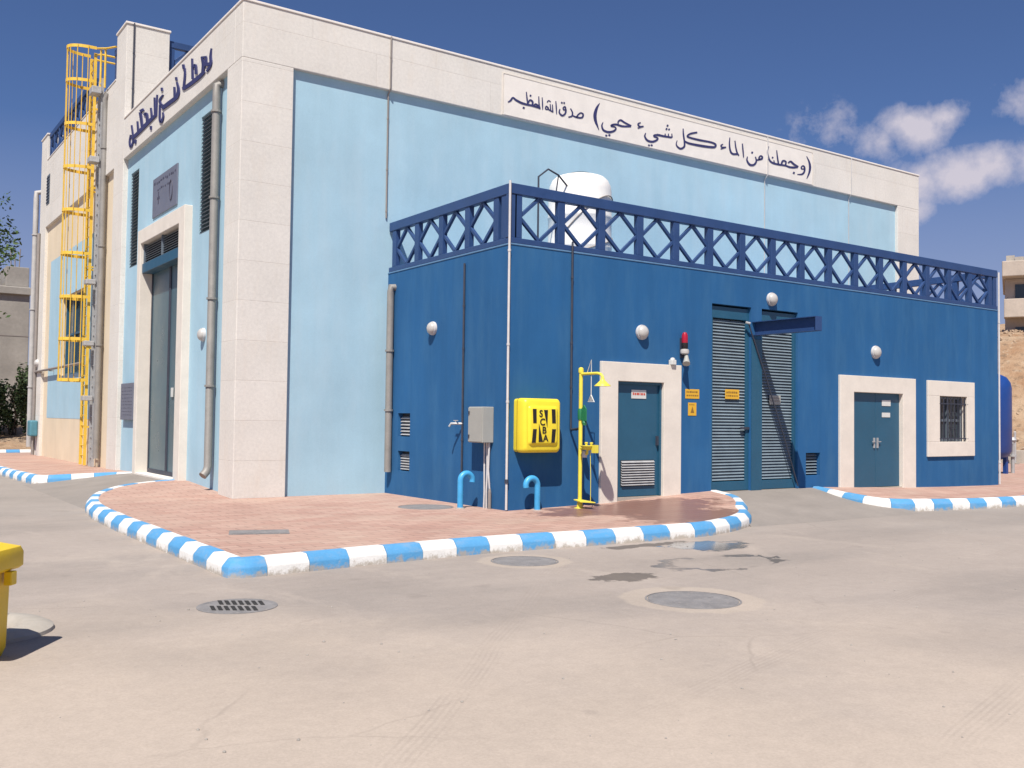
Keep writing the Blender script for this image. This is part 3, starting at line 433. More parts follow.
def sheet(name, poly, zf, mat, step=.5):
    xs = [p[0] for p in poly]; ys = [p[1] for p in poly]; pts = [Vector(p) for p in poly]; n = len(poly)
    def inside(x, y):
        c = False
        for i in range(n):
            (x1, y1), (x2, y2) = poly[i], poly[i-1]
            if (y1 > y) != (y2 > y) and x < (x2-x1)*(y-y1)/(y2-y1)+x1: c = not c
        return c
    x = min(xs)+step/2
    while x < max(xs):
        y = min(ys)+step/2
        while y < max(ys):
            if inside(x, y): pts.append(Vector((x, y)))
            y += step
        x += step
    vo, eo, fo, *_ = delaunay_2d_cdt(pts, [(i, (i+1) % n) for i in range(n)], [], 1, 1e-5)
    mb = MB(); mb.add([(p.x, p.y, zf(p.x, p.y)) for p in vo], fo)
    o = mb.build(name, mat, smooth=True)
    for p in o.data.polygons:
        if p.normal.z < 0: o.data.flip_normals(); break
    return tag(o, kind='structure')

mb = MB(); mb.add([(-300, -300, RZ), (300, -300, RZ), (300, 300, RZ), (-300, 300, RZ)], [(0, 1, 2, 3)])
tag(mb.build('road', M['road']), kind='structure')

PM = smooth_path([(.02, 3.86), (-.36, 3.9), (-.87, 3.7), (-1.4, 3.24), (-1.83, 2.6), (-2.17, 1.8), (-2.47, .5), (-2.62, -1.0), (-2.67, -2.6), (-2.68, -4.7), (-2.68, -6.8), (-2.68, -7.6), (-2.67, -7.76), (-2.64, -7.83), (-2.56, -7.85), (-2.4, -7.845), (-1.7, -7.77), (-.5, -7.65), (1, -7.55), (2.7, -7.63), (4.7, -7.64), (5.6, -7.42), (6.3, -7.12), (6.9, -6.75), (7.3, -6.3), (7.85, -5.8), (8.32, -5.2), (8.52, -4.5)])
PR = smooth_path([(11.5, -4.5), (11.4, -4.9), (11.2, -5.6), (11.2, -6.15), (11.5, -6.55), (12.3, -6.78), (14.4, -7.08), (17, -7.15), (20, -7.2), (25, -7.3), (32, -7.4), (42, -7.5)])
PL = smooth_path([(.02, 7.5), (-.35, 7.9), (-.93, 8.03), (-1.5, 8.14), (-1.9, 8.22), (-2.12, 8.5), (-2.2, 9.34), (-2.28, 10.9), (-2.34, 13.1), (-2.4, 18), (-2.4, 25)])
def inset(path, side, d):
    o = []
    for i, (x, y) in enumerate(path):
        a, b = Vector(path[max(0, i-1)]), Vector(path[min(len(path)-1, i+1)]); t_ = (b-a).normalized(); o.append((x-t_.y*side*d, y+t_.x*side*d))
    return o
sheet('pavement', inset(PM, 1, .1)+[(8.52, -4.2), (4.2, -4.2), (4.2, .6), (.5, .6), (.5, 3.86)], lambda x, y: zp(x, y), M['paver'], .45)
sheet('pavement', inset(PR, 1, .1)+[(42, 9), (22, 9), (22, -.4), (18.8, -.4), (18.8, -4.2), (11.5, -4.2)], lambda x, y: zp(x, y), M['paver'], .8)
sheet('pavement', inset(PL, -1, .1)+[(7, 25), (7, 22.3), (.5, 22.3), (.5, 7.5)], lambda x, y: zp(x, y), M['paver'], .6)
def ramp_l(x, y):
    t = max(0, min(1, (x+2.5)/2.5)); return RZ-.012+(.10-RZ+.012)*t
sheet('ramp', [(.55, 3.7), (.55, 7.35), (0, 7.6), (-.35, 7.98), (-.93, 8.1), (-1.5, 8.2), (-2.0, 8.3), (-2.55, 8.3), (-2.55, 1.0), (-2.2, 1.7), (-1.75, 2.55), (-1.33, 3.1), (-.82, 3.6), (-.3, 3.78)], ramp_l, M['ramp'], .4)
def ramp_r(x, y):
    t = max(0, min(1, (y+7.2)/2.7)); return RZ-.012+(.165-RZ+.012)*t
sheet('ramp', [(8.4, -4.3), (8.4, -4.5), (8.22, -5.2), (7.75, -5.75), (7.2, -6.25), (6.85, -6.7), (6.5, -7.2), (11.6, -7.2), (11.6, -6.6), (11.3, -6.2), (11.3, -5.6), (11.5, -4.9), (11.6, -4.3)], ramp_r, M['ramp'], .4)

def kerb(path, side, zf, block=.53, first=0, name='kerb'):
    P = [Vector((*p, 0)) for p in path]; S = [0]
    for a, b in zip(P, P[1:]): S.append(S[-1]+(b-a).length)
    def at(s):
        s = max(0, min(S[-1], s))
        for i in range(len(P)-1):
            if s <= S[i+1]+1e-9:
                f = (s-S[i])/max(1e-9, S[i+1]-S[i]); return P[i].lerp(P[i+1], f)
    def frame(s):
        p = at(s); d = (at(s+.12)-at(s-.12)).normalized(); n = Vector((-d.y, d.x, 0))*side
        return p, n
    mb = MB(); nb = max(1, round(S[-1]/block)); bl = S[-1]/nb
    for k in range(nb):
        mb.cur = (k+first) % 2
        j = random.uniform(-.006, .006); vs = []; K = 4
        for q in range(K+1):
            s = k*bl+.004+(bl-.008)*q/K; p, n = frame(s); zt = zf(p.x, p.y)+.016+j*.6
            for d, z in ((-.055+j, -.3), (-.05+j, zt-.105), (-.042+j, zt-.085), (.02+j, zt-.012), (.04+j, zt), (.158, zt), (.178, zt-.02), (.18, -.3)):
                v = p+n*d; vs.append((v.x, v.y, z))
        m_ = 8; fs = [(i*m_+a, i*m_+(a+1) % m_, (i+1)*m_+(a+1) % m_, (i+1)*m_+a) for i in range(K) for a in range(m_)]
        fs += [tuple(range(m_)), tuple(range(K*m_+m_-1, K*m_-1, -1))]
        mb.add(vs, fs)
    return tag(mb.build(name, [M['kerb_white'], M['kerb_blue']], smooth=True), kind='structure')
kerb(PM, 1, zp, first=1)
kerb(PR, 1, zp, first=1)
kerb(PL, -1, zp, first=0)
kerb([(-14, 28.1), (-6, 28.1), (0, 28.1), (4, 28.1)], 1, lambda x, y: 0, first=1)

# ------------------------------------------------------------------ main pump hall
main = thing('pump_hall', (0, 0, 0), 'large pale blue and limestone pump hall behind the low dark blue annex', 'building')
D = .10; DL = .13
st = MB()
st.box(0, 1.06, 0, .87, -.1, 8.6)                       # corner pier
st.box(0, L, 0, .45, 8.6, H)                            # front lintel band
st.box(21.5, L, 0, .45, -.1, 8.6)                       # far pier
st.box(0, .45, .45, 9.5, 8.6, H)                        # side lintel band
st.box(0, 1.16, 9.5, 10.62, -.1, 12.40)                 # tower pier
st.box(L-.3, L, .45, 22.6, -.1, H)                      # far side wall
st.box(.003, .4, 10.62, 21.55, 8.58, 11.12)             # stone band over the cream wall
st.box(0, .9, 21.55, 22.8, -.1, 12.12)                  # end pier
st.box(1.16, L-.02, 9.52, 9.8, 9.2, 11.12)              # set-back upper wall
st.box(.9, L, 22.4, 22.75, -.1, 11.12)                  # rear wall
st.build('stone_cladding', M['stone'], main, bevel=.012)
cp = MB()
cp.box(-.02, L+.02, -.02, .47, H, H+.05); cp.box(-.02, .47, .47, 9.5, H, H+.05); cp.box(L-.3, L+.02, .47, 9.5, H, H+.05)
cp.box(-.03, 1.19, 9.47, 10.65, 12.40, 12.46); cp.box(-.03, .93, 21.52, 22.83, 12.12, 12.18); cp.box(-.015, .42, 10.65, 21.52, 11.12, 11.16)
cp.build('coping', M['coping'], main, bevel=.01)
wall_face(MB(), 'y', D, .1, 1.06, 21.5, -.1, 8.6, []).build('front_panel', M['panel'], main)
LV = [(2.03, 2.95, 5.55, 8.15), (8.28, 9.12, 5.55, 8.13)]
DOOR = (3.87, 7.21, .0, 5.93)
wall_face(MB(), 'x', DL, .3, .87, 9.5, -.1, 8.6, LV+[(3.75, 7.33, -.1, 6.05)]).build('side_panel', M['panel_side'], main)
for a, b, c, d in LV:
    w = B(DL+.24, DL+.28, a, b, c, d).build('louvre_window', M['darkvoid'], main)
    sl = MB(); n = 30
    for k in range(n):
        z = c+(d-c)*(k+.5)/n; sl.obox((DL+.045, (a+b)/2, z), ((.8, 0, .6), (0, 1, 0), (-.6, 0, .8)), (.05, (b-a)/2-.02, .006))
    sl.build('slat', M['grey_louvre'], w)
sr = MB()
sr.prism([(-.05, 3.44, -.1), (-.05, 3.87, -.1), (-.05, 3.87, 5.93), (-.05, 7.21, 5.93), (-.05, 7.21, -.1), (-.05, 7.5, -.1), (-.05, 7.5, 6.29), (-.05, 3.44, 6.29)], (.55, 0, 0))
sr.build('door_surround', M['surround'], main, bevel=.012)
tr = B(.16, .20, 3.875, 7.205, 5.42, 5.925).build('transom_louvre', M['darkvoid'], main)
sl = MB()
for k in range(8):
    z = 5.45+.46*(k+.5)/8; sl.obox((.10, 5.54, z), ((.8, 0, .6), (0, 1, 0), (-.6, 0, .8)), (.05, 1.66, .006))
for y in (3.9, 5.54, 7.18): sl.box(.03, .15, y-.03, y+.03, 5.42, 5.925)
sl.build('slat', M['grey_louvre'], tr)
B(.0, .36, 3.875, 7.205, 5.18, 5.42).build('shutter_box', M['teal'], main, bevel=.01)
for i, (a, b) in enumerate(((3.88, 5.535), (5.545, 7.20))):
    dl = MB(); dl.box(.27, .31, a, b, .14, 5.18); d = dl.build('door', M['glass'], main)
    fr = MB()
    for y0, y1, z0, z1 in ((a, a+.07, .14, 5.18), (b-.07, b, .14, 5.18), (a+.07, b-.07, .14, .24)): fr.box(.25, .275, y0, y1, z0, z1)
    fr.build('door_frame', M['darkpipe'], d)
    if i == 0: tag(B(.236, .249, 5.02, 5.2, 2.02, 2.24).build('notice', M['sign_white'], d), 'small white paper notice')
B(-.04, .5, 3.875, 7.205, .02, .135).build('door_sill', M['coping'], main, bevel=.01)
cw = MB(); wall_face(cw, 'x', .1, .35, 10.62, 21.55, -.1, 8.58, [(14.5, 18.4, 2.9, 5.62)]); cw.build('cream_wall', M['cream'], main)
pp = MB(); wall_face(pp, 'x', .094, .006, 12.0, 20.7, 1.43, 7.18, [(14.5, 18.4, 2.9, 5.62)]); pp.build('painted_panel', M['panel'], main)
w = B(.33, .36, 14.5, 18.4, 2.9, 5.62).build('window', M['win'], main)
f = MB()
for y in (14.55, 15.8, 17.1, 18.35): f.box(.25, .33, y-.04, y+.04, 2.9, 5.62)
for z in (2.95, 4.3, 5.57): f.box(.26, .32, 14.5, 18.4, z-.035, z+.035)
f.build('window_frame', M['teal'], w)
wv = B(-.012, -.002, 20.85, 21.45, 9.4, 10.5).build('vent', M['grey_louvre'], main)
sl = MB()
for k in range(9): sl.box(-.03, -.014, 20.88, 21.42, 9.46+k*.115, 9.5+k*.115)
sl.build('slat', M['darkpipe'], wv)
B(.45, L-.3, .45, 9.52, 9.1, 9.2).build('roof', M['oldconcrete'], main)
B(.4, L-.02, 9.8, 22.4, 10.9, 11.0).build('upper_roof', M['oldconcrete'], main)

# ------------------------------------------------------------------ annex
ann = thing('annex_building', (AX, AY, 0), 'low dark blue flat roofed annex with lattice parapet in front of the pump hall', 'building')
FH = [(5.75, 7.03, -.05, 2.39), (8.36, 9.54, .15, 4.02), (9.87, 11.05, .15, 4.02), (12.92, 14.93, -.05, 2.37), (16.40, 17.73, 1.11, 2.36), (11.33, 11.82, .43, .93)]
SH = [(-.96, -.44, 1.21, 1.69), (-.96, -.46, .50, .91)]
wb = MB(); wall_face(wb, 'y', AY, .22, AX, XE, -.1, HA-.03, FH); wall_face(wb, 'x', AX, .15, AY, D, -.1, HA-.03, SH)
wb.add([(XE, AY, -.1), (XE, .08, -.1), (XE, .08, HA-.03), (XE, AY, HA-.03)], [(0, 1, 2, 3)])
wb.build('wall', M['annex'], ann)
B(AX-.012, XE+.012, AY-.012, D-.002, HA-.03, HA).build('roof_slab', M['rim'], ann, bevel=.006)
def surround(nm, x0, x1, z0, z1, i0, i1, j0, j1, pr=.06, closed=False):
    s = MB(); y = AY-pr
    if closed:
        s.box(x0, x1, y, AY+.21, j1, z1); s.box(x0, x1, y, AY+.21, z0, j0); s.box(x0, i0, y, AY+.21, j0, j1); s.box(i1, x1, y, AY+.21, j0, j1)
    else:
        s.prism([(x0, y, z0), (i0, y, z0), (i0, y, j1), (i1, y, j1), (i1, y, z0), (x1, y, z0), (x1, y, z1), (x0, y, z1)], (0, pr+.21, 0))
    return s.build(nm, M['surround'], ann, bevel=.008)
surround('door_surround', 5.39, 7.45, -.05, 2.70, 5.80, 6.98, 0, 2.34)
surround('door_surround', 12.47, 15.41, -.05, 2.70, 12.97, 14.88, 0, 2.32)
surround('window_surround', 15.95, 18.04, .79, 2.69, 16.45, 17.68, 1.16, 2.31, .055, True)
# single door with a low vent
d1 = B(5.803, 6.977, AY+.05, AY+.10, .15, 2.34).build('door', M['teal'], ann)
tag(d1, 'single teal steel door with a louvre near its foot')
f = MB(); f.box(5.80, 5.85, AY+.01, AY+.05, .15, 2.34); f.box(6.93, 6.98, AY+.01, AY+.05, .15, 2.34); f.box(5.85, 6.93, AY+.01, AY+.05, 2.29, 2.34)
f.build('door_frame', M['teal'], d1)
v = B(5.96, 6.82, AY+.042, AY+.049, .34, .84).build('vent', M['darkvoid'], d1)
sl = MB()
for k in range(10): sl.obox((6.39, AY+.028, .375+k*.048), ((1, 0, 0), (0, .7, .71), (0, -.71, .7)), (.42, .022, .004))
sl.build('slat', M['steel'], v)
h = MB(); h.box(6.86, 6.885, AY-.012, AY+.049, 1.12, 1.30); h.build('handle', M['darkpipe'], d1)
B(5.8, 6.98, AY+.0, AY+.2, .0, .14).build('door_step', M['concrete'], ann)
# tall louvred plant doors
for a, b in ((8.36, 9.54), (9.87, 11.05)):
    d = B(a, b, AY+.17, AY+.2, .17, 3.80).build('louvre_door', M['darkvoid'], ann)
    f = MB()
    for x0, x1, z0, z1 in ((a, a+.09, .17, 3.98), (b-.09, b, .17, 3.98), (a+.09, b-.09, .17, .36), (a+.09, b-.09, 3.74, 3.98)): f.box(x0, x1, AY+.06, AY+.17, z0, z1)
    f.build('door_frame', M['teal'], d, bevel=.004)
    sl = MB(); n = 52
    for k in range(n):
        z = .38+(3.72-.38)*(k+.5)/n; sl.obox(((a+b)/2, AY+.115, z), ((1, 0, 0), (0, .62, .78), (0, -.78, .62)), ((b-a)/2-.09, .036, .004))
    sl.build('slat', M['teal_slat'], d)
    if a < 9: B(9.28, 9.52, AY+.02, AY+.06, 1.44, 1.49).build('handle', M['darkpipe'], d)
B(9.545, 9.865, AY-.014, AY-.003, .16, 3.35).build('door_mullion', M['teal'], ann)
# double door
for i, (a, b) in enumerate(((12.97, 13.92), (13.93, 14.88))):
    d = B(a, b, AY+.05, AY+.10, .1, 2.32).build('door', M['teal'], ann, bevel=.006)
    h = MB(); x = 13.86 if i == 0 else 13.99
    h.box(x-.02, x+.02, AY+.02, AY+.05, 1.02, 1.26); h.bar((x, AY+.01, 1.17), (x+(-.1 if i == 0 else .1), AY+.01, 1.17), .02, .02); h.build('handle', M['steel'], d)
    if i == 1:
        tag(B(14.18, 14.52, AY+.04, AY+.048, 2.02, 2.16).build('notice', M['sign_white'], d), 'upper white notice plate')
        tag(B(14.18, 14.50, AY+.04, AY+.048, 1.75, 1.86).build('notice', M['sign_white'], d), 'lower white notice plate')
B(12.97, 14.88, AY-.02, AY+.2, -.05, .09).build('door_step', M['concrete'], ann)
w = B(16.453, 17.677, AY+.15, AY+.17, 1.16, 2.31).build('window', M['win'], ann)
f = MB()
for x in (16.49, 17.06, 17.64): f.box(x-.035, x+.035, AY+.11, AY+.15, 1.16, 2.31)
for z in (1.2, 1.7, 2.27): f.box(16.45, 17.68, AY+.115, AY+.145, z-.03, z+.03)
f.build('window_frame', M['grey_louvre'], w)
g = MB()
for k in range(8): g.box(16.5+k*.16-.01, 16.5+k*.16+.01, AY-.035, AY-.015, 1.14, 2.28)
for z in (1.24, 2.12): g.box(16.42, 17.72, AY-.03, AY-.01, z-.014, z+.014)
for x, z in ((16.44, 1.24), (17.70, 1.24), (16.44, 2.12), (17.70, 2.12)): g.box(x-.01, x+.01, AY-.062, AY-.012, z-.01, z+.01)
for k in range(3):
    c = (17.06, AY-.04, 1.7+(k-1)*.2); g.bar((17.06-.13, c[1], c[2]), (17.06+.13, c[1], c[2]), .014, .014)
g.build('window_grille', M['darkpipe'], w)
v = B(11.33, 11.82, AY+.16, AY+.2, .43, .93).build('vent', M['darkvoid'], ann)
sl = MB()
for k in range(7): sl.obox((11.575, AY+.1, .48+k*.067), ((1, 0, 0), (0, .75, .66), (0, -.66, .75)), (.235, .03, .004))
sl.build('slat', M['teal_slat'], v)
for a, b, c, d in SH:
    v = B(AX+.12, AX+.15, a, b, c, d).build('vent', M['darkvoid'], ann)
    sl = MB()
    for k in range(6): sl.obox((AX+.075, (a+b)/2, c+.05+k*(d-c-.08)/6), ((.75, 0, .66), (0, 1, 0), (-.66, 0, .75)), (.03, (b-a)/2-.02, .005))
    sl.build('slat', M['steel'], v)

# ------------------------------------------------------------------ lattice railings
def lattice(name, label, axis, c, posts, z0, z1, group, th=.11, pw=.16, rail=.19, br=.1, ends=(0, 0)):
    P = (lambda u, z: (u, c, z)) if axis == 'x' else (lambda u, z: (c, u, z))
    t = thing(name, P((posts[0]+posts[-1])/2, z0), label, 'railing', group); th_ = th
    def ub(mb, u0, u1, za, zb, h=th/2):
        if axis == 'x': mb.box(u0, u1, c-h, c+h, za, zb)
        else: mb.box(c-h, c+h, u0, u1, za, zb)
        return mb
    lo, hi = min(posts), max(posts)
    ub(MB(), lo-ends[0], hi+ends[1], z1-rail, z1, th/2+.015).build('top_rail', M['rail'], t, bevel=.012)
    ub(MB(), lo-ends[0], hi+ends[1], z0, z0+br, th/2+.012).build('bottom_rail', M['rail'], t, bevel=.01)
    for p in posts: ub(MB(), p-pw/2, p+pw/2, z0+br, z1-rail).build('post', M['rail'], t, bevel=.008)
    za, zb = z0+br, z1-rail; zm = (za+zb)/2; up_ = (0, 1, 0) if axis == 'x' else (1, 0, 0)
    for p, q in zip(posts, posts[1:]):
        if abs(q-p) < .5: continue
        m_ = (p+q)/2; s_ = 1 if q > p else -1; mb = MB(); e = pw/2*.6
        for ua, a, ub_, b in ((m_, za, p+s_*e, zm), (p+s_*e, zm, m_, zb), (m_, zb, q-s_*e, zm), (q-s_*e, zm, m_, za)):
            mb.bar(P(ua, a), P(ub_, b), .062, .062, up_)
        mb.build('lattice', M['rail'], t, bevel=.006)
    return t
pf = [3.385]+[3.50+.965*k for k in range(17)]+[19.17]
lattice('lattice_railing', 'long navy lattice railing along the front edge of the dark blue annex roof', 'x', AY+.065, pf, HA+.003, 5.755, 'roof railings', ends=(.07, .10))
lattice('lattice_railing', 'short navy lattice railing above the wall with the grey cabinet', 'y', AX+.065, [-4.245, -3.99]+[-3.02+.967*k for k in range(4)], HA+.003, 5.755, 'roof railings', ends=(.095, .2))
lattice('lattice_railing', 'navy lattice railing on the far end of the annex roof, seen through the front one', 'y', XE-.065, [-4.245]+[-3.3+.965*k for k in range(4)], HA+.003, 5.755, 'roof railings', ends=(.095, .2))
lattice('lattice_railing', 'navy lattice railing on top of the tall cream wall behind the yellow ladder', 'y', .12, [14.0+.95*k for k in range(8)]+[21.4], 11.165, 12.15, 'roof railings', ends=(.1, .1))
lattice('lattice_railing', 'stub of navy lattice railing between the stone tower and the top of the ladder', 'y', .12, [10.75, 11.05], 11.165, 12.15, 'roof railings', ends=(.1, .1))
lattice('lattice_railing', 'navy lattice railing beside the stone tower, half hidden by the front parapet', 'x', 9.66, [1.25]+[2.2+.97*k for k in range(20)], 11.125, 12.22, 'roof railings', ends=(.08, .1))
# ------------------------------------------------------------------ writing on the walls
def ribbon(mb, st, axis, front, thick):
    n = len(st)//4
    for i in range(n-1):
        a = st[4*i:4*i+8]; q = [(a[0], a[1]), (a[2], a[3]), (a[6], a[7]), (a[4], a[5])]
        P = [((u/1000, front, z/1000) if axis == 'y' else (front, u/1000, z/1000)) for u, z in q]
        mb.prism(P, (0, thick, 0) if axis == 'y' else (thick, 0, 0))
ip = thing('inscription_panel', (11.7, -.01, 8.62), 'long pale stone panel with dark calligraphy high on the front parapet', 'inscription')
B(6.17, 17.22, -.012, .05, 8.635, 9.58).build('panel', M['coping'], ip)
f = MB(); f.box(6.15, 17.24, -.018, .05, 9.585, 9.61); f.box(6.12, 6.15, -.014, .05, 8.63, 9.61); f.box(17.24, 17.27, -.014, .05, 8.63, 9.61); f.build('frame_line', M['surround'], ip)
k = 0
for w, sts in FRONT_STROKES.items():
    mb = MB()
    for s_ in sts:
        k += 1; ribbon(mb, s_, 'y', -.0195-(k % 9)*.0004, .012)
    mb.build('word' if w not in ('open_paren', 'close_paren', 'hamza') else ('bracket' if 'paren' in w else 'letter'), M['ink'], ip)
sl_ = thing('sign_lettering', (-.03, 5.4, 8.7), 'large raised navy letters in three words along the side parapet above the tall door', 'sign')
for w, sts in SIDE_STROKES.items():
    mb = MB()
    for s_ in sts:
        k += 1; ribbon(mb, s_, 'x', -.022-(k % 9)*.0006, .026)
    mb.build('word', M['ink'], sl_)
def plaque(name, label, x, y0, y1, z0, z1, th, rows, emblems):
    t = thing(name, (x, (y0+y1)/2, z0), label, 'plaque')
    B(x-th, x, y0, y1, z0, z1).build('plate', M['plaque'], t, bevel=.008)
    rnd = random.Random(3); mb = MB()
    for z, h, a, b in rows:
        y = a
        while y < b:
            w = rnd.uniform(.05, .14)
            oz = rnd.uniform(-.25, .25)*h; mb.box(x-th-.004, x-th+.004, y, min(b, y+w), z+oz-h*rnd.uniform(.3, .5), z+oz+h*rnd.uniform(.15, .4)); y += w+rnd.uniform(.03, .12)
    mb.build('engraving', M['plaque_mark'], t)
    if emblems:
        e = MB(); yy, zz = 5.1, 6.95
        e.tube([(x-th-.004, yy+.12*math.cos(a*.3142), zz+.24*math.sin(a*.3142)) for a in range(21)], .016, 6)
        e.build('emblem', M['plaque_mark'], t)
        e = MB(); e.box(x-th-.006, x-th+.004, 6.1, 6.3, 6.92, 6.98); e.box(x-th-.0055, x-th+.004, 6.17, 6.23, 6.8, 7.1); e.build('emblem', M['plaque_mark'], t)
plaque('memorial_plaque', 'large square grey engraved plaque above the tall door', DL, 4.62, 6.75, 6.52, 7.50, .03, [(7.35, .07, 4.75, 6.62), (7.16, .06, 5.1, 6.3)], True)
plaque('memorial_plaque', 'small dark plaque of close lines at eye height left of the tall door', .075, 7.88, 9.20, 1.45, 2.42, .05, [(2.3-.09*k, .016, 8.0, 9.08) for k in range(9)], False)
# ------------------------------------------------------------------ pipes and conduits
def pipe(name, label, cat, pts, r, mat, clamps=(), cl_axis=None, group=None, cr=1.3):
    o = pts[-1]; t = thing(name, o, label, cat, group)
    MB().tube(pts, r, 12).build('pipe', mat, t, smooth=True)
    for z, p in clamps:
        MB().lathe((p[0], p[1], z-.02), [(r*cr, 0), (r*cr, .04)], 12).build('clamp', mat, t)
    return t
x, y = -.0, 1.53
pipe('drainpipe', 'thick grey drainpipe in the corner of the side wall beside the right louvre window', 'pipe', [(DL+.2, y, 8.50), (DL-.02, y, 8.50), (x, y, 8.44), (x, y, 8.2), (x, y, .55), (x-.04, y-.02, .44), (x-.12, y-.05, .36)], .085, M['grey_pipe'], [(z, (x, y)) for z in (7.9, 6.1, 4.0, 2.2)])
x, y = -.04, 11.72
pipe('drainpipe', 'tall grey drainpipe with a hooked top between the ladder and the stone tower', 'pipe', [(.1, y-.1, 10.98), (-.0, y-.1, 11.0), (x, y, 10.85), (x, y, 10.5), (x, y, 4), (x, y, .3)], .085, M['grey_pipe'], [(z, (x, y)) for z in (9.4, 6.5, 3.6)])
x, y = -.12, 23.0
pipe('drainpipe', 'pale drainpipe at the far left end of the building', 'pipe', [(.1, y, 10.2), (x, y, 10.15), (x, y, 9.9), (x, y, 5.6), (x, y, .3)], .10, M['pale_pipe'], [(z, (x, y)) for z in (8.5, 5.6, 2.6)])
pipe('drainpipe', 'brown drainpipe standing beside the pale one at the left end of the building', 'pipe', [(-.06, 22.55, 8.5), (-.06, 22.55, 4), (-.06, 22.55, .02)], .06, M['hose'])
x, y = AX-.09, -.19
pipe('drainpipe', 'grey drainpipe where the annex meets the pale blue wall', 'pipe', [(AX+.02, y-.02, 4.34), (x-.0, y-.02, 4.34), (x, y, 4.24), (x, y, 4.0), (x, y, .46)], .075, M['grey_pipe'], [(z, (x, y)) for z in (3.0, 1.75)])
pipe('conduit', 'thin grey conduit running down the front parapet and pale blue panel to the annex roof', 'conduit', [(3.23, -.018, H+.03), (3.23, -.018, 8.62), (3.23, D-.02, 8.52), (3.23, D-.02, 5.85)], .018, M['hose'], [(z, (3.23, D-.02)) for z in (8.0, 6.9, 6.0)]+[(9.3, (3.23, -.018))])
pipe('conduit', 'thin pale conduit crossing the right end of the inscription', 'conduit', [(15.24, -.03, H+.03), (15.24, -.03, 8.62), (15.24, D-.02, 8.5), (15.24, D-.02, 4.72)], .014, M['white_pipe'])
pipe('conduit', 'thin pale conduit near the far end of the front parapet', 'conduit', [(19.08, -.018, H+.03), (19.08, -.018, 8.62), (19.08, D-.02, 8.5), (19.08, D-.02, 4.72)], .012, M['white_pipe'])
pipe('conduit', 'dark conduit on the front of the stone tower', 'conduit', [(.19, 9.48, 12.44), (.19, 9.48, 9.9)], .022, M['darkpipe'], [(11.6, (.19, 9.48)), (10.6, (.19, 9.48))])
pipe('conduit', 'white conduit up the near corner of the annex to the railing top', 'conduit', [(AX-.025, AY-.025, 5.78), (AX-.025, AY-.025, 4.0), (AX-.025, AY-.025, .02)], .022, M['white_pipe'], [(z, (AX-.025, AY-.025)) for z in (4.55, 2.9, 1.9)])
MB().lathe((AX-.025, AY-.025, .48), [(.035, 0), (.035, .07)], 12).build('joint_collar', M['darkpipe'], bpy.data.objects['conduit.004'])
pipe('conduit', 'white conduit up the far corner of the annex', 'conduit', [(XE+.025, AY-.02, 5.7), (XE+.025, AY-.02, 4.0), (XE+.025, AY-.02, .3), (XE+.025, AY-.02, .02)], .024, M['white_pipe'], [(z, (XE+.025, AY-.02)) for z in (4.35, .6)])
# standpipe on the cabinet wall with a tap
t = pipe('conduit', 'dark water pipe with a tap on the annex side wall left of the cabinet', 'conduit', [(AX-.03, -3.02, 4.5), (AX-.03, -3.02, 2.5), (AX-.03, -3.02, .4)], .02, M['darkpipe'], [(z, (AX-.03, -3.02)) for z in (3.7, 2.9, 1.2)])
tp = MB(); tp.tube([(AX-.03, -3.02, 1.50), (AX-.10, -2.97, 1.50), (AX-.2, -2.9, 1.50), (AX-.23, -2.88, 1.44)], .022, 8); tp.box(AX-.14, AX-.12, -3.02, -2.88, 1.55, 1.565); tp.tube([(AX-.13, -2.95, 1.5), (AX-.13, -2.95, 1.56)], .012, 6)
tp.build('tap', M['steel'], t, smooth=True)
t = pipe('conduit', 'dark water pipe feeding the emergency shower down the annex front', 'conduit', [(4.69, AY-.03, 4.86), (4.69, AY-.03, 3), (4.69, AY-.03, 1.42), (4.69, AY-.2, 1.42)], .02, M['darkpipe'], [(z, (4.69, AY-.03)) for z in (4.2, 3.0, 2.2)])
# candy-cane vent pipes
def cane(label, x, y, h, dx, r=.053, a=.125):
    t = thing('vent_pipe', (x, y, 0), label, 'pipe', 'bent blue vent pipes')
    pts = [(x, y, -.03), (x, y, h-a)]+[(x+dx*(a-a*math.cos(R(q))), y, h-a+a*math.sin(R(q))) for q in range(15, 200, 15)]
    MB().tube(pts, r, 16).build('bent_tube', M['cyan'], t, smooth=True)
    MB().lathe((x, y, -.01), [(r*1.7, 0), (r*1.6, .022), (r, .03)], 16).build('foot_ring', M['concrete'], t)
cane('bent sky blue vent pipe by the cabinet wall, hook turned right', 2.84, -3.70, .62, 1)
cane('bent sky blue vent pipe under the yellow box, hook turned left', 3.83, -4.66, .57, -1)
# ------------------------------------------------------------------ cabinet
t = thing('electrical_cabinet', (AX-.12, -3.8, 1.17), 'grey electrical cabinet on the annex side wall near the corner', 'cabinet')
B(AX-.24, AX, -4.03, -3.57, 1.17, 1.81).build('case', M['cabinet'], t, bevel=.012)
d = B(AX-.256, AX-.242, -4.02, -3.58, 1.185, 1.795).build('door', M['cabinet'], t, bevel=.006)
h = MB()
for z in (1.28, 1.70): h.box(AX-.27, AX-.257, -3.63, -3.60, z-.03, z+.03)
h.build('lock', M['darkpipe'], d)
for y, b in ((-3.82, 0), (-3.90, .01), (-3.97, -.015)):
    MB().tube([(AX-.05, y, 1.17), (AX-.05+b, y, .7), (AX-.05-b, y-.01, .3), (AX-.05, y, -.01)], .017, 8).build('cable_pipe', M['white_pipe'], t, smooth=True)
MB().lathe((AX-.05, -4.0, .0), [(.03, 0), (.03, .3), (.02, .36)], 10).build('cable_sleeve', M['hose'], t)
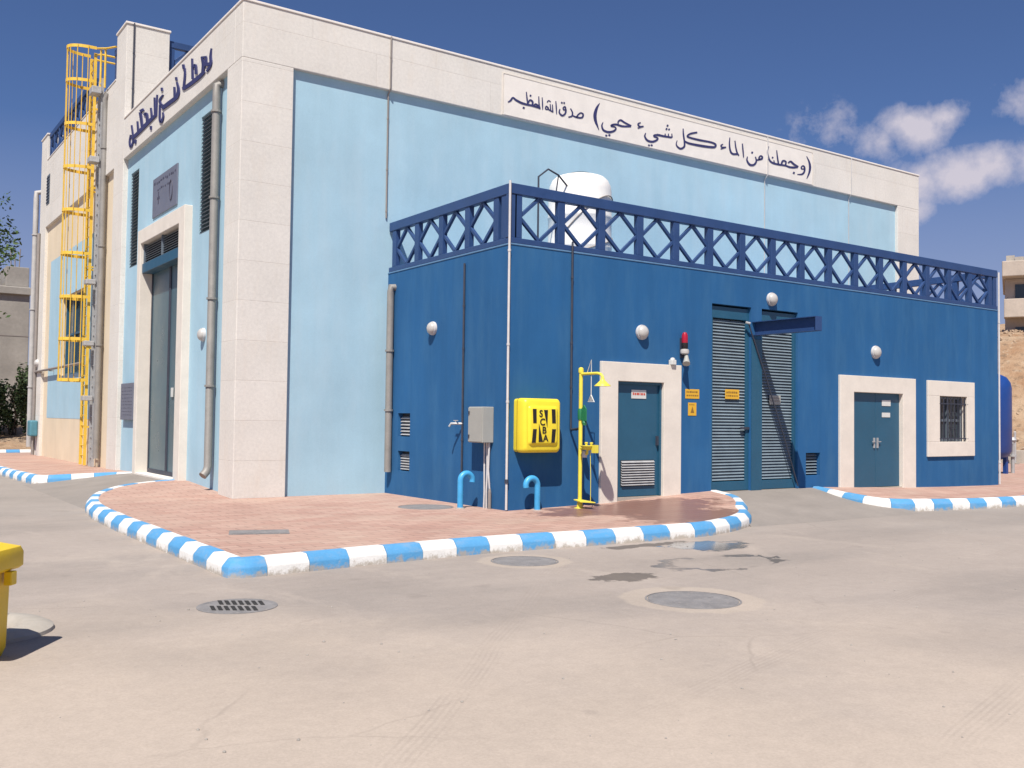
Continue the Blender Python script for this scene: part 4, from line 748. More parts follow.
# ------------------------------------------------------------------ breathing apparatus box
def rrect(cx, cz, hw, hh, r, y, n=5):
    o = []
    for sx, sz, a0 in ((1, 1, 0), (-1, 1, 90), (-1, -1, 180), (1, -1, 270)):
        for k in range(n+1):
            a = R(a0+90*k/n); o.append((cx+sx*(hw-r)+r*math.cos(a), y, cz+sz*(hh-r)+r*math.sin(a)))
    return o
t = thing('breathing_apparatus_box', (3.80, AY-.13, 1.02), 'bright yellow moulded safety box lettered SCBA on the annex front', 'safety box')
cx, cz = 3.84, 1.49
def loft(mb, rings):
    n = len(rings[0]); vs = [p for r_ in rings for p in r_]
    mb.add(vs, [(i*n+k, i*n+(k+1) % n, (i+1)*n+(k+1) % n, (i+1)*n+k) for i in range(len(rings)-1) for k in range(n)]+[tuple(reversed(range(n))), tuple(range((len(rings)-1)*n, len(rings)*n))])
mb = MB(); loft(mb, [rrect(cx, cz, .395, .465, .05, AY+.0), rrect(cx, cz, .405, .475, .06, AY-.16), rrect(cx, cz, .402, .472, .07, AY-.27), rrect(cx, cz, .38, .45, .07, AY-.315), rrect(cx, cz, .35, .42, .06, AY-.33)])
mb.build('shell', M['scba'], t, smooth=True)
mb = MB(); loft(mb, [rrect(cx-.005, cz, .32, .345, .05, AY-.325), rrect(cx-.005, cz, .302, .325, .05, AY-.355), rrect(cx-.005, cz, .27, .29, .04, AY-.365)])
sm_ = MB(); loft(sm_, [rrect(cx, cz, .406, .476, .06, AY-.105), rrect(cx, cz, .4075, .4775, .06, AY-.115)]); sm_.build('seam', M['sign_brown'], t)
lt_ = MB(); lt_.box(cx+.40, cx+.425, AY-.17, AY-.08, cz-.05, cz+.05); lt_.box(cx+.40, cx+.42, AY-.16, AY-.09, cz+.25, cz+.31); lt_.build('latch', M['darkpipe'], t)
lid = mb.build('lid_panel', M['scba'], t, smooth=True)
yf = AY-.37
mk = MB(); sx, sz = .0106*.93, .00905*.93/.62*.62
def U(u, v): return (cx-.005+(u-335)/619*.98, cz-(v-372)/768*1.22)
def quadp(*uv):
    P = [U(*q) for q in uv]; mk.prism([(a, yf, b) for a, b in P], (0, .008, 0))
quadp((178, 190), (228, 190), (232, 345), (186, 345)); quadp((186, 410), (234, 410), (222, 560), (170, 560))
quadp((436, 190), (488, 190), (496, 345), (446, 345)); quadp((446, 410), (498, 410), (482, 560), (436, 560))
quadp((330, 200), (384, 200), (378, 395)); quadp((265, 350), (320, 550), (262, 550))
mk.build('black_marking', M['black'], lid)
def text_mesh(name, s, size, loc, rot, mat, parent, ext=.003, align='CENTER'):
    cu = bpy.data.curves.new(name, 'FONT'); cu.body = s; cu.size = size; cu.extrude = ext; cu.align_x = align; cu.align_y = 'CENTER'; cu.offset = size*.018
    tmp = bpy.data.objects.new(name, cu); col.objects.link(tmp)
    me = bpy.data.meshes.new_from_object(tmp.evaluated_get(bpy.context.evaluated_depsgraph_get())); bpy.data.objects.remove(tmp); bpy.data.curves.remove(cu)
    me.transform(Matrix.Translation(Vector(loc)) @ Matrix(rot).to_4x4())
    o = Vector((0, 0, 0)); p = parent
    while p is not None: o += p.location; p = p.parent
    me.transform(Matrix.Translation(-o)); me.materials.clear(); me.materials.append(mat)
    ob = bpy.data.objects.new(name, me); col.objects.link(ob); ob.parent = parent; return ob
FRONT = ((1, 0, 0), (0, 0, -1), (0, 1, 0))     # text in the x-z plane facing -y
for ch, u, v in (('S', 290, 243), ('C', 312, 335), ('B', 337, 425), ('A', 357, 512)):
    a, b = U(u, v); text_mesh('letter', ch, .165, (a, yf, b), FRONT, M['black'], lid)
# ------------------------------------------------------------------ emergency shower
sx_, sy_ = 4.66, AY-.35
t = thing('emergency_shower', (sx_, sy_, 0), 'lemon yellow emergency shower and eyewash on a pole by the single door', 'safety shower')
def sh(out, up, side=0): return (sx_+side, sy_-out, up)      # the shower reaches outward from the wall
MB().tube([sh(0, .03), sh(0, 1.3), sh(0, 2.48)], .036, 14).build('pole', M['lemon'], t, smooth=True)
MB().lathe(sh(0, -.01), [(.15, 0), (.15, .025), (.055, .05), (.05, .13), (.036, .15)], 20).build('base_flange', M['lemon'], t, smooth=True)
MB().lathe(sh(0, 2.44), [(.045, 0), (.05, .03), (.045, .08), (.02, .1)], 14).build('cap', M['lemon'], t, smooth=True)
MB().tube([sh(0, 2.42), sh(.25, 2.42), sh(.46, 2.42), sh(.55, 2.40), sh(.595, 2.36), sh(.60, 2.30)], .026, 12).build('arm', M['lemon'], t, smooth=True)
MB().lathe(sh(.60, 2.19), [(.145, 0), (.143, .01), (.08, .065), (.036, .11), (.03, .14)], 24).build('shower_head', M['lemon'], t, smooth=True)
hd = MB(); ho = .29
hd.tube([sh(.17, 2.43), sh(ho, 2.66), sh(ho, 2.43), sh(ho, 2.04)], .008, 8)
hd.tube([sh(ho, 2.04), sh(ho-.085, 1.92), sh(ho+.085, 1.92), sh(ho, 2.04)], .010, 8)
hd.build('pull_handle', M['sign_white'], t, smooth=True)
MB().prism([sh(ho-.06, 1.935), sh(ho+.06, 1.935), sh(ho, 2.01)], (.006, 0, 0)).build('handle_plate', M['steel'], t)
g = MB(); g.box(sx_-.03, sx_-.01, sy_-.19, sy_-.05, 1.58, 1.80); g.prism([(sx_-.03, sy_-.18, 1.80), (sx_-.03, sy_-.06, 1.80), (sx_-.03, sy_-.12, 1.87)], (.02, 0, 0)); g.lathe((sx_, sy_-.11, 1.50), [(.035, 0), (.045, .05), (.03, .09)], 12)
g.build('eyewash_sign', M['green'], t, bevel=.004)
MB().lathe(sh(0, 1.60), [(.05, 0), (.056, .03), (.056, .16), (.045, .2)], 14).build('valve_body', M['green'], t, smooth=True)
bw = MB(); bw.lathe(sh(.24, 1.08), [(.03, -.02), (.10, .0), (.15, .05), (.155, .065), (.14, .06), (.08, .015)], 20)
bw.build('eyewash_bowl', M['lemon'], t, smooth=True)
nz_ = MB()
for dx in (-.07, .07): nz_.tube([sh(.24+dx, 1.09), sh(.24+dx, 1.18)], .022, 10); nz_.lathe(sh(.24+dx, 1.18), [(.03, 0), (.03, .025)], 10)
nz_.build('eyewash_nozzle', M['lemon'], t, smooth=True)
pn = MB(); pn.tube([sh(0, 1.10), sh(.12, 1.09)], .028, 10); pn.box(sx_-.04, sx_+.04, sy_-.46, sy_-.36, 1.02, 1.16); pn.tube([sh(.2, 1.07), sh(.2, 1.0), sh(.1, .98), sh(0, .98)], .022, 10)
pn.build('eyewash_arm', M['lemon'], t, smooth=True)
MB().lathe(sh(.12, .93), [(.045, 0), (.05, .03), (.05, .09), (.03, .12)], 12).build('strainer', M['white_pipe'], t, smooth=True)
pd = MB(); pd.prism([(sx_-.06, sy_+.10, .16), (sx_+.06, sy_+.08, .16), (sx_+.12, sy_-.14, .14), (sx_+.03, sy_-.40, .14), (sx_-.10, sy_-.14, .14)], (0, 0, .016)); pd.tube([sh(-.04, .17), sh(-.04, .05)], .02, 8)
pd.build('foot_pedal', M['lemon'], t)
MB().tube([sh(.30, .15), sh(.30, .6), sh(.28, 1.05)], .006, 6).build('pedal_chain', M['lemon'], t)
MB().tube([(4.69, AY-.05, 1.42), (4.68, AY-.2, 1.43), (sx_, sy_, 1.45)], .024, 10).build('supply_pipe', M['darkpipe'], t, smooth=True)
# ------------------------------------------------------------------ lamps, beacon, signs
def lamp(label, p, axis, r=.13):
    t = thing('wall_lamp', p, label, 'wall lamp', 'round bulkhead lamps')
    MB().lathe(p, [(r*1.02, -.002), (r*1.05, .02), (r*1.0, .055)], 24, axis, -1).build('base', M['white_pipe'], t, smooth=True)
    MB().lathe(p, [(r*.93, .05), (r*.9, .075), (r*.78, .1), (r*.55, .122), (r*.28, .134), (r*.05, .138)], 24, axis, -1).build('globe', M['globe'], t, smooth=True)
lamp('white globe lamp on the annex side wall between drainpipe and cabinet', (AX, -1.86, 3.36), 'x')
lamp('white globe lamp above the single louvred door', (6.42, AY, 3.30), 'y', .14)
lamp('white globe lamp just above the tall louvred doors', (10.16, AY, 4.24), 'y', .14)
lamp('white globe lamp above the double door', (13.84, AY, 3.28), 'y', .15)
lamp('white globe lamp on the pale blue side wall beside the thick drainpipe', (DL, 2.42, 3.32), 'x', .14)
lamp('white globe lamp low on the far end of the cream side wall', (.0, 22.3, 3.5), 'x', .14)
t = thing('alarm_beacon', (7.50, AY-.07, 2.82), 'red alarm beacon over a white horn right of the single door', 'alarm')
MB().lathe((7.50, AY-.09, 3.15), [(.06, 0), (.062, .03), (.06, .15), (.04, .2), (.01, .215)], 18).build('red_lens', M['red'], t, smooth=True)
MB().lathe((7.50, AY-.09, 3.03), [(.05, 0), (.065, .02), (.065, .12)], 18).build('beacon_base', M['black'], t, smooth=True)
MB().lathe((7.50, AY-.09, 2.92), [(.05, 0), (.085, .02), (.09, .06), (.08, .1), (.04, .112)], 18).build('sounder', M['globe'], t, smooth=True)
hn = MB(); hn.tube([(7.53, AY-.10, 2.95), (7.50, AY-.14, 2.84), (7.44, AY-.2, 2.73)], [.03, .045, .075], 14); hn.build('horn', M['cabinet'], t, smooth=True)
B(7.45, 7.55, AY-.05, AY, 2.86, 3.25).build('bracket', M['darkpipe'], t)
t = thing('call_point', (7.2, AY-.05, 2.70), 'small white sensor box standing on the corner of the single door surround', 'sensor')
mb = MB(); loft(mb, [[(7.20+.06*q[0], AY-.06+.05*q[1], z) for q in ((1, 1), (-1, 1), (-1, -1), (1, -1))] for z in (2.702, 2.80)]); mb.build('case', M['sign_white'], t, bevel=.01)
MB().lathe((7.20, AY-.06, 2.80), [(.05, 0), (.045, .03), (.02, .045)], 14).build('cap', M['sign_white'], t, smooth=True)
def sign(label, x0, x1, z0, z1, y, mat, inkmat, rows, arrow=False):
    t = thing('safety_sign', ((x0+x1)/2, y, z0), label, 'sign')
    B(x0, x1, y-.008, y, z0, z1).build('plate', mat, t, bevel=.003)
    mb = MB(); rnd = random.Random(int(x0*100))
    for z, h in rows:
        u = x0+.03
        while u < x1-.05:
            w = rnd.uniform(.02, .06); mb.box(u, min(u+w, x1-.03), y-.0105, y-.006, z0+(z1-z0)*z-h/2, z0+(z1-z0)*z+h/2*rnd.uniform(.6, 1)); u += w+.015
    if arrow:
        cx_ = (x0+x1)/2; zc = z0+(z1-z0)*.45; mb.prism([(cx_-.05, y-.0105, zc-.06), (cx_+.05, y-.0105, zc-.06), (cx_, y-.0105, zc+.07)], (0, .003, 0))
    mb.build('print', inkmat, t)
sign('wide amber warning sign between the single door and the tall louvred doors', 7.61, 8.0, 2.05, 2.24, AY, M['sign_yellow'], M['sign_brown'], [(.72, .035), (.35, .03)])
sign('upright amber warning sign hung just below the wide amber one', 7.69, 7.92, 1.71, 1.97, AY, M['sign_yellow'], M['sign_brown'], [(.85, .02)], True)
sign('amber warning sign on the left louvred door', 8.83, 9.25, 2.07, 2.27, AY+.07, M['sign_yellow'], M['sign_brown'], [(.7, .04), (.35, .03)])
sign('grey notice on the right louvred door in the shade', 10.20, 10.56, 1.98, 2.18, AY+.07, M['cabinet'], M['hose'], [(.7, .03), (.4, .03)])
sign('white notice with red print on the single teal door', 6.22, 6.60, 2.02, 2.19, AY+.048, M['sign_white'], M['sign_red'], [(.55, .05)])
# ------------------------------------------------------------------ hoist beam over the louvred doors
t = thing('hoist_beam', (9.64, AY, 3.41), 'dark blue steel hoist beam jutting out above the tall louvred doors', 'beam')
y0, y1 = AY-1.62, AY+.1; bx = 9.66
B(bx-.008, bx+.008, y0, y1, 3.44, 3.70).build('web', M['rail'], t)
B(bx-.10, bx+.10, y0, y1, 3.70, 3.715).build('flange', M['rail'], t); B(bx-.10, bx+.10, y0, y1, 3.425, 3.44).build('flange', M['rail'], t)
B(bx-.098, bx+.098, y0-.008, y0, 3.43, 3.71).build('end_plate', M['rail'], t)
t = thing('hoist_cable', (11.02, AY-.06, .17), 'dark cable slanting from the hoist beam down to the foot of the right louvred door', 'cable')
MB().tube([(9.42, AY-.03, 3.68), (9.9, AY-.05, 2.66), (10.5, AY-.05, 1.36), (11.0, AY-.05, .22)], .014, 8).build('rope', M['darkpipe'], t)
tb = MB(); tb.tube([(9.36, AY-.01, 3.69), (9.44, AY-.06, 3.67)], .025, 8); tb.build('eye_bolt', M['steel'], t)
# ------------------------------------------------------------------ ladder, cage, cable tray
t = thing('caged_ladder', (-.15, 13, 0), 'tall yellow roof ladder with safety cage on the cream side wall', 'ladder')
for y in (12.72, 13.30): B(-.19, -.11, y-.03, y+.03, .06, 12.5).build('stile', M['yellow'], t)
for k in range(41): MB().tube([(-.15, 12.74, .35+k*.3), (-.15, 13.28, .35+k*.3)], .017, 8).build('rung', M['yellow'], t)
def hoop(y0, y1, rx, z, w=.035, h=.07):
    n = 14; pts = []
    for k in range(n+1):
        a = math.pi*k/n; pts.append((-.15-rx*math.sin(a)**.75, 13.01-.42*math.cos(a), z))
    mb = MB()
    for a, b in zip(pts, pts[1:]): mb.bar(a, b, .014, .09)
    return mb, pts
for z in (12.62, 11.60, 10.28, 8.98, 7.68, 6.38, 5.08, 3.82, 2.60):
    mb, pts = hoop(0, 0, .76, z); 
    if z in (11.60, 10.28, 8.98, 7.68):
        pass
    mb.build('cage_hoop', M['yellow'], t)
for k in (1, 3, 5, 7, 9, 11, 13):
    x, y, _ = pts[k]; B(x+.008, x+.020, y-.04, y+.04, 2.58, 12.66).build('cage_bar', M['yellow'], t)
for z in (1.2, 3.6, 6.0, 8.4, 10.8):
    for y in (12.72, 13.30): MB().bar((-.12, y, z), (.1, y, z), .05, .05).build('wall_bracket', M['yellow'], t)
for y in (12.72, 13.30):
    MB().tube([(-.15, y, 12.3), (-.13, y, 12.45), (.0, y, 12.5), (.5, y, 12.5), (.85, y, 12.45), (.9, y, 12.3), (.9, y, 10.95)], .03, 8).build('exit_handrail', M['yellow'], t, smooth=True)
hr = MB(); hr.tube([(-.12, 12.6, 12.62), (-.12, 11.4, 12.25), (.05, 10.95, 12.2)], .03, 8); hr.tube([(-.1, 11.6, 12.3), (-.1, 11.6, 11.15)], .03, 8); hr.tube([(-.1, 12.2, 12.45), (-.1, 12.2, 11.15)], .03, 8)
hr.build('side_handrail', M['yellow'], t, smooth=True)
t = thing('cable_ladder', (-.1, 12.05, 0), 'grey galvanised cable ladder fixed beside the yellow caged ladder', 'cable tray')
for y in (11.86, 12.24): B(-.14, -.06, y-.02, y+.02, .05, 11.5).build('stile', M['steel'], t)
for k in range(38): B(-.11, -.09, 11.88, 12.22, .3+k*.3, .34+k*.3).build('rung', M['steel'], t)
for y in (12.05,): MB().tube([(-.085, y, .05), (-.085, y, 6), (-.085, y, 11.4)], .012, 8).build('cable', M['hose'], t)
for z, s_ in ((11.1, .2), (9.05, .17), (5.45, .14), (3.65, .14), (2.05, .14)):
    t = thing('junction_box', (-.2, 11.8, z), {11.1: 'grey junction box at the very top of the cable ladder', 9.05: 'grey junction box second from the top of the cable ladder', 5.45: 'grey junction box on the cable ladder beside the upper part of the cage window', 3.65: 'grey junction box on the cable ladder beside the bottom of the cage', 2.05: 'grey junction box lowest on the cable ladder, below the cage'}[z], 'junction box', 'junction boxes on the cable ladder')
    B(-.42, -.15, 11.95-s_*1.1, 11.95+s_*1.1, z-s_*.5, z+s_*.5).build('case', M['steel'], t, bevel=.015)
    B(-.15, -.06, 11.9, 12.0, z-.04, z+.04).build('bracket', M['steel'], t)
t = thing('utility_pipe', (-.05, 18, 3.17), 'thin dark pipe running level along the cream wall behind the ladder cage', 'pipe')
MB().tube([(-.05, 22.6, 3.17), (-.05, 18, 3.17), (-.05, 13.9, 3.17)], .045, 8).build('pipe', M['hose'], t, smooth=True)
for y in (21.5, 19.5, 14.2): B(-.07, .1, y-.03, y+.03, 3.1, 3.13).build('bracket', M['hose'], t)
t = thing('hose_reel_box', (-.1, 22.1, .7), 'small teal hose box low on the far end of the cream wall', 'hose box')
B(-.28, .0, 21.85, 22.5, .72, 1.32).build('case', M['teal_light'], t, bevel=.06, seg=3)
MB().tube([(-.14, 22.0, .75), (-.16, 21.98, .45), (-.14, 21.96, .2)], .03, 8).build('outlet_pipe', M['hose'], t)
# ------------------------------------------------------------------ roof water tank
tx, ty = 6.85, -2.0
t = thing('water_tank', (tx, ty, HA), 'white plastic water tank with dark lid on the annex roof', 'water tank')
MB().lathe((tx, ty, HA+.02), [(.64, 0), (.685, .05), (.69, .55), (.70, .57), (.70, .62), (.69, .64), (.69, 1.2), (.70, 1.22), (.70, 1.27), (.69, 1.29), (.685, 1.82), (.665, 1.94), (.61, 2.06), (.53, 2.13), (.41, 2.17), (.26, 2.18)], 40).build('body', M['tank_white'], t, smooth=True)
MB().lathe((tx, ty, HA+2.195), [(.25, 0), (.26, .02), (.255, .05), (.2, .06)], 28).build('lid', M['black'], t, smooth=True)
hz = [(tx+.705*math.cos(R(a)), ty+.705*math.sin(R(a)), HA+.95+.75*max(0, math.sin(R((a+150)*1.02)))) for a in range(-165, 25, 8)]
MB().tube(hz, .014, 8).build('strap', M['hose'], t, smooth=True)
hz = [(tx+.705*math.cos(R(a)), ty+.705*math.sin(R(a)), HA+.3+(a+165)*.0042) for a in range(-165, 25, 8)]
MB().tube(hz, .014, 8).build('strap', M['hose'], t, smooth=True)
pp_ = MB(); pp_.tube([(5.36, -2.5, HA), (5.36, -2.5, 6.0), (5.36, -2.5, 6.56), (5.62, -2.48, 6.76), (5.95, -2.4, 6.70), (6.28, -2.3, 6.52)], .02, 8); pp_.tube([(5.95, -2.4, 6.70), (5.9, -2.38, 6.3), (6.25, -2.3, 6.2)], .014, 8)
pp_.build('inlet_pipe', M['darkpipe'], t, smooth=True)
VX = 25.2
t = thing('air_vessel', (25.2, -.9, 0), 'tall glossy blue pressure vessel standing beyond the far end of the annex', 'tank')
MB().lathe((VX, -.9, .40), [(.12, 0), (.38, .06), (.58, .16), (.70, .34), (.70, 2.40), (.66, 2.6), (.54, 2.78), (.34, 2.88), (.1, 2.91)], 36).build('body', M['tank_blue'], t, smooth=True)
for a in (20, 110, 200, 290): 
    q = (VX+.5*math.cos(R(a)), -.9+.5*math.sin(R(a))); B(q[0]-.06, q[0]+.06, q[1]-.06, q[1]+.06, -.02, .72).build('leg', M['tank_blue'], t)
vp = MB(); vp.tube([(25.8, -1.2, 1.0), (26.0, -1.25, 1.0), (26.05, -1.25, .9), (26.05, -1.25, 0)], .06, 10); vp.lathe((26.05, -1.25, .55), [(.12, 0), (.12, .06)], 14); vp.lathe((26.05, -1.25, 1.0), [(.06, 0), (.13, .1), (.06, .2)], 12); vp.tube([(25.95, -1.1, 1.2), (25.95, -1.1, 1.7)], .025, 8)
vp.build('valve_pipework', M['steel'], t, smooth=True)
# ------------------------------------------------------------------ covers in the ground
def cover(name, label, x, y, z, r, mat, ring=.03):
    t = thing(name, (x, y, z), label, 'manhole', 'round manhole covers')
    MB().lathe((x, y, z-.05), [(r+ring, 0), (r+ring, .054), (r+.01, .057), (r+.01, .03)], 48).build('ring', mat, t, smooth=False)
    mb = MB(); mb.lathe((x, y, z-.04), [(r, 0), (r, .045)], 48)
    for q in (-.55, .55): mb.box(x+q*r-.03, x+q*r+.03, y-.012, y+.012, z+.003, z+.008)
    mb.build('lid', mat, t)
cover('manhole_cover', 'round grey manhole cover in the road, nearest the camera', .80, -11.42, RZ, .45, M['iron'])
cover('manhole_cover', 'round grey manhole cover in the road close to the striped kerb', .88, -8.41, RZ, .40, M['iron'])
cover('manhole_cover', 'round dusty manhole cover in the pavement by the cabinet wall', 2.45, -3.16, .0, .47, M['iron'])
t = thing('inspection_cover', (-1.48, -5.44, 0), 'rectangular dusty iron cover set in the pavement near the kerb corner', 'manhole')
MB().obox((-1.48, -5.44, -.01), ((.94, -.34, 0), (.34, .94, 0), (0, 0, 1)), (.40, .24, .018)).build('frame', M['iron'], t)
MB().obox((-1.48, -5.44, -.006), ((.94, -.34, 0), (.34, .94, 0), (0, 0, 1)), (.36, .20, .018)).build('lid', M['iron'], t)
t = thing('drain_grate', (-3.16, -9.42, RZ), 'round slotted iron drain grate in the road left of the kerb corner', 'drain')
gx, gy, gr = -3.16, -9.42, .33
MB().lathe((gx, gy, RZ-.05), [(gr+.04, 0), (gr+.04, .055), (gr, .058), (gr, .02)], 40).build('frame', M['iron'], t)
MB().lathe((gx, gy, RZ-.04), [(gr, 0), (gr, .047)], 40).build('grate', M['iron'], t)
ca, sa = math.cos(R(-33)), math.sin(R(-33)); mb = MB()
for row, v in ((0, -.135), (0, .135)):
    for k in range(-5, 6):
        u = k*.064+(.032 if row else 0)
        if math.hypot(abs(u)+.02, abs(v)+.085) > gr: continue
        mb.obox((gx+u*ca-v*sa, gy+u*sa+v*ca, RZ+.0085), ((ca, sa, 0), (-sa*.92-ca*.35, ca*.92-sa*.35, 0), (0, 0, 1)), (.019, .105, .003))
mb.build('slot', M['irondark'], t)
rg = random.Random(21); mb = MB()
for k in range(240):
    x_, y_ = rg.uniform(-7, 14), rg.uniform(-16, -8.2); s_ = rg.uniform(.004, .013)
    mb.lathe((x_, y_, RZ), [(s_, -.004), (s_*rg.uniform(.7, 1.1), s_*.5), (s_*.3, s_*rg.uniform(.8, 1.1))], 5)
tag(mb.build('grit', M['oldconcrete'], origin=(0, -11, RZ)), 'small loose stones scattered over the dusty road', 'grit', kind='stuff')
# ------------------------------------------------------------------ yellow bin and concrete ring at the left edge
t = thing('waste_bin', (-5.62, -10.45, RZ), 'yellow plastic waste bin at the left edge of the road', 'bin')
bx0, by0 = -5.47, -10.70
A1 = Vector((math.cos(yaw), -math.sin(yaw), 0)); A2 = Vector((math.sin(yaw), math.cos(yaw), 0))
def BP(u, v, z): p = Vector((bx0, by0, RZ+z))+A1*u+A2*v; return (p.x, p.y, p.z)
def binring(e, z, r=.05, u0=-.6, u1=.0, v0=-.12, v1=.46):
    o = []
    for su, sv, a0 in ((1, 1, 0), (0, 1, 90), (0, 0, 180), (1, 0, 270)):
        cu = (u1+e-r) if su else (u0-e+r); cv = (v1+e-r) if sv else (v0-e+r)
        for k in range(5): a = R(a0+22.5*k); o.append(BP(cu+r*math.cos(a), cv+r*math.sin(a), z))
    return o
mb = MB(); loft(mb, [binring(-.02, .0), binring(.0, .06), binring(.012, .68)]); mb.build('body', M['bin'], t, smooth=True)
mb = MB(); loft(mb, [binring(.055, .635), binring(.075, .655), binring(.075, .755), binring(.06, .795), binring(-.05, .835)]); mb.build('lid', M['bin'], t, smooth=True)
for v in (.0, .34): MB().obox(BP(.06, v, .58), (A1, A2, (0, 0, 1)), (.03, .04, .05)).build('lifting_lug', M['bin'], t, bevel=.008)
t = thing('concrete_ring', (-5.2, -9.45, RZ), 'low round raw concrete ring in the road behind the yellow bin', 'concrete ring')
MB().lathe((-5.32, -9.42, RZ-.02), [(.58, 0), (.57, .05), (.5, .085), (.36, .09), (.3, .05), (.28, .0)], 40).build('ring_body', M['concrete'], t, smooth=True)
mb = MB(); mb.tube([(-5.25, -9.35, RZ+.02), (-5.15, -9.22, RZ+.10), (-5.08, -9.12, RZ+.15)], .012, 6); mb.build('rebar', M['darkpipe'], t)
# ------------------------------------------------------------------ beyond the station
RD = Vector((.88254, .47024, 0)); RP = Vector((-.47024, .88254, 0))
def RW(s, q, z): p = Vector((CAM[0], CAM[1], 0))+RD*s+RP*q; return (p.x, p.y, z)
rnd = random.Random(11)
from mathutils import noise as mn
def hz_(s, q):
    base = interp(s, [(50, RZ-.3), (53, .5), (56, 1.4), (63, 6.3), (68, 7.2), (120, 12), (220, 22)])
    n = mn.fractal(Vector((s*.16, q*.12, 1.7)), 1.0, 2.1, 6); amp = interp(s, [(50, 0), (55, .9), (64, .9), (70, .3), (120, 1.5), (220, 4)])
    return base+n*amp
mb = MB(); SS = [50+i*.6 for i in range(34)]+[72, 76, 82, 90, 100, 115, 140, 180, 220]; QQ = [-70+i*1.0 for i in range(150)]
vs = [RW(s, q, hz_(s, q)) for s in SS for q in QQ]; nq = len(QQ)
mb.add(vs, [(i*nq+j, i*nq+j+1, (i+1)*nq+j+1, (i+1)*nq+j) for i in range(len(SS)-1) for j in range(nq-1)])
o = mb.build('hillside', M['slope'], smooth=True); tag(o, kind='structure')
rg = random.Random(5); mb = MB()
for k in range(900):
    s_ = rg.uniform(52, 72); q_ = rg.uniform(-22, 24); z_ = hz_(s_, q_); r_ = rg.uniform(.06, .16)*(2.2 if rg.random() < .12 else 1); c_ = Vector(RW(s_, q_, z_+r_*.3))
    ax_ = [Vector((rg.gauss(0, 1), rg.gauss(0, 1), rg.gauss(0, 1))).normalized()]; ax_.append(ax_[0].orthogonal().normalized()); ax_.append(ax_[0].cross(ax_[1]))
    mb.add([c_+ax_[0]*r_*1.3, c_-ax_[0]*r_*1.2, c_+ax_[1]*r_, c_-ax_[1]*r_*.9, c_+ax_[2]*r_*.8, c_-ax_[2]*r_], [(0, 2, 4), (2, 1, 4), (1, 3, 4), (3, 0, 4), (2, 0, 5), (1, 2, 5), (3, 1, 5), (0, 3, 5)])
tag(mb.build('rubble', M['slope_stone'], origin=RW(60, 0, 3)), 'loose stones strewn over the brown slope below the house', 'rubble', kind='stuff')
# unfinished stone house above the slope
t = thing('unfinished_house', RW(72, -3, 6.5), 'unfinished pale stone house with balconies on the slope behind the annex', 'building')
O = RW(70.5, 1.15, 6.4)
def hb(mb, s0, s1, q0, q1, z0, z1):
    s_, q_ = (s0+s1)/2, (q0+q1)/2
    return mb.obox(RW(s_, q_, (z0+z1)/2), (RD, RP, (0, 0, 1)), ((s1-s0)/2, (q1-q0)/2, (z1-z0)/2))
w_ = MB(); hb(w_, 71.5, 80, -16, .3, 5.6, 11.2); hb(w_, 70.2, 80.4, -16.3, .45, 11.2, 12.2); w_.build('wall', M['rubble'], t, bevel=.05)
for z0, z1 in ((5.0, 6.5), (8.55, 9.75)):
    for q0, q1 in ((-3.4, .35), (-9.5, -4.6), (-16, -10.5)):
        b = MB(); hb(b, 70.3, 71.5, q0, q1, z0, z1); b.build('balcony', M['rubble'], t, bevel=.04)
for z0, z1 in ((7.0, 8.0), (9.85, 10.8)):
    for q0, q1 in ((-1.75, -.3), (-7.2, -5.4), (-13, -11)):
        b = MB(); hb(b, 71.42, 71.49, q0, q1, z0, z1); f_ = b.build('window', M['win'], t)
        b = MB(); hb(b, 71.38, 71.415, (q0+q1)/2-.04, (q0+q1)/2+.04, z0, z1); b.build('frame', M['grey_louvre'], f_)
c_ = MB()
for k in range(32):
    q = -16.1+k*.51; hb(c_, 70.3+rnd.uniform(0, .4), 71.2, q, q+.5, 12.2, 12.2+rnd.uniform(.12, .5))
c_.build('parapet', M['concrete'], t)
# fence posts and low wall at the foot of the slope
w_ = MB(); hb(w_, 46, 46.35, -30, 20, RZ, .55); tag(w_.build('boundary_wall', M['concrete'], None, bevel=.03, origin=RW(46, -5, RZ)), 'low rough concrete boundary wall at the foot of the slope', 'wall')
for i in range(24):
    q = -22+i*1.15; p = RW(45.2, q, 0)
    if i == 0:
        ft = thing('fence_post', (p[0], p[1], 0), 'thin grey fence post in a row in front of the low boundary wall', 'post', 'fence posts by the slope')
        mb = MB(); mb.lathe((p[0], p[1], RZ), [(.05, 0), (.05, 1.5), (.02, 1.54)], 10); mb.build('post', M['steel'], ft)
        B(p[0]-.12, p[0]+.12, p[1]-.12, p[1]+.12, RZ, RZ+.25).build('footing', M['concrete'], ft)
    else:
        c = copy_tree(ft); c.location = (p[0], p[1], 0)
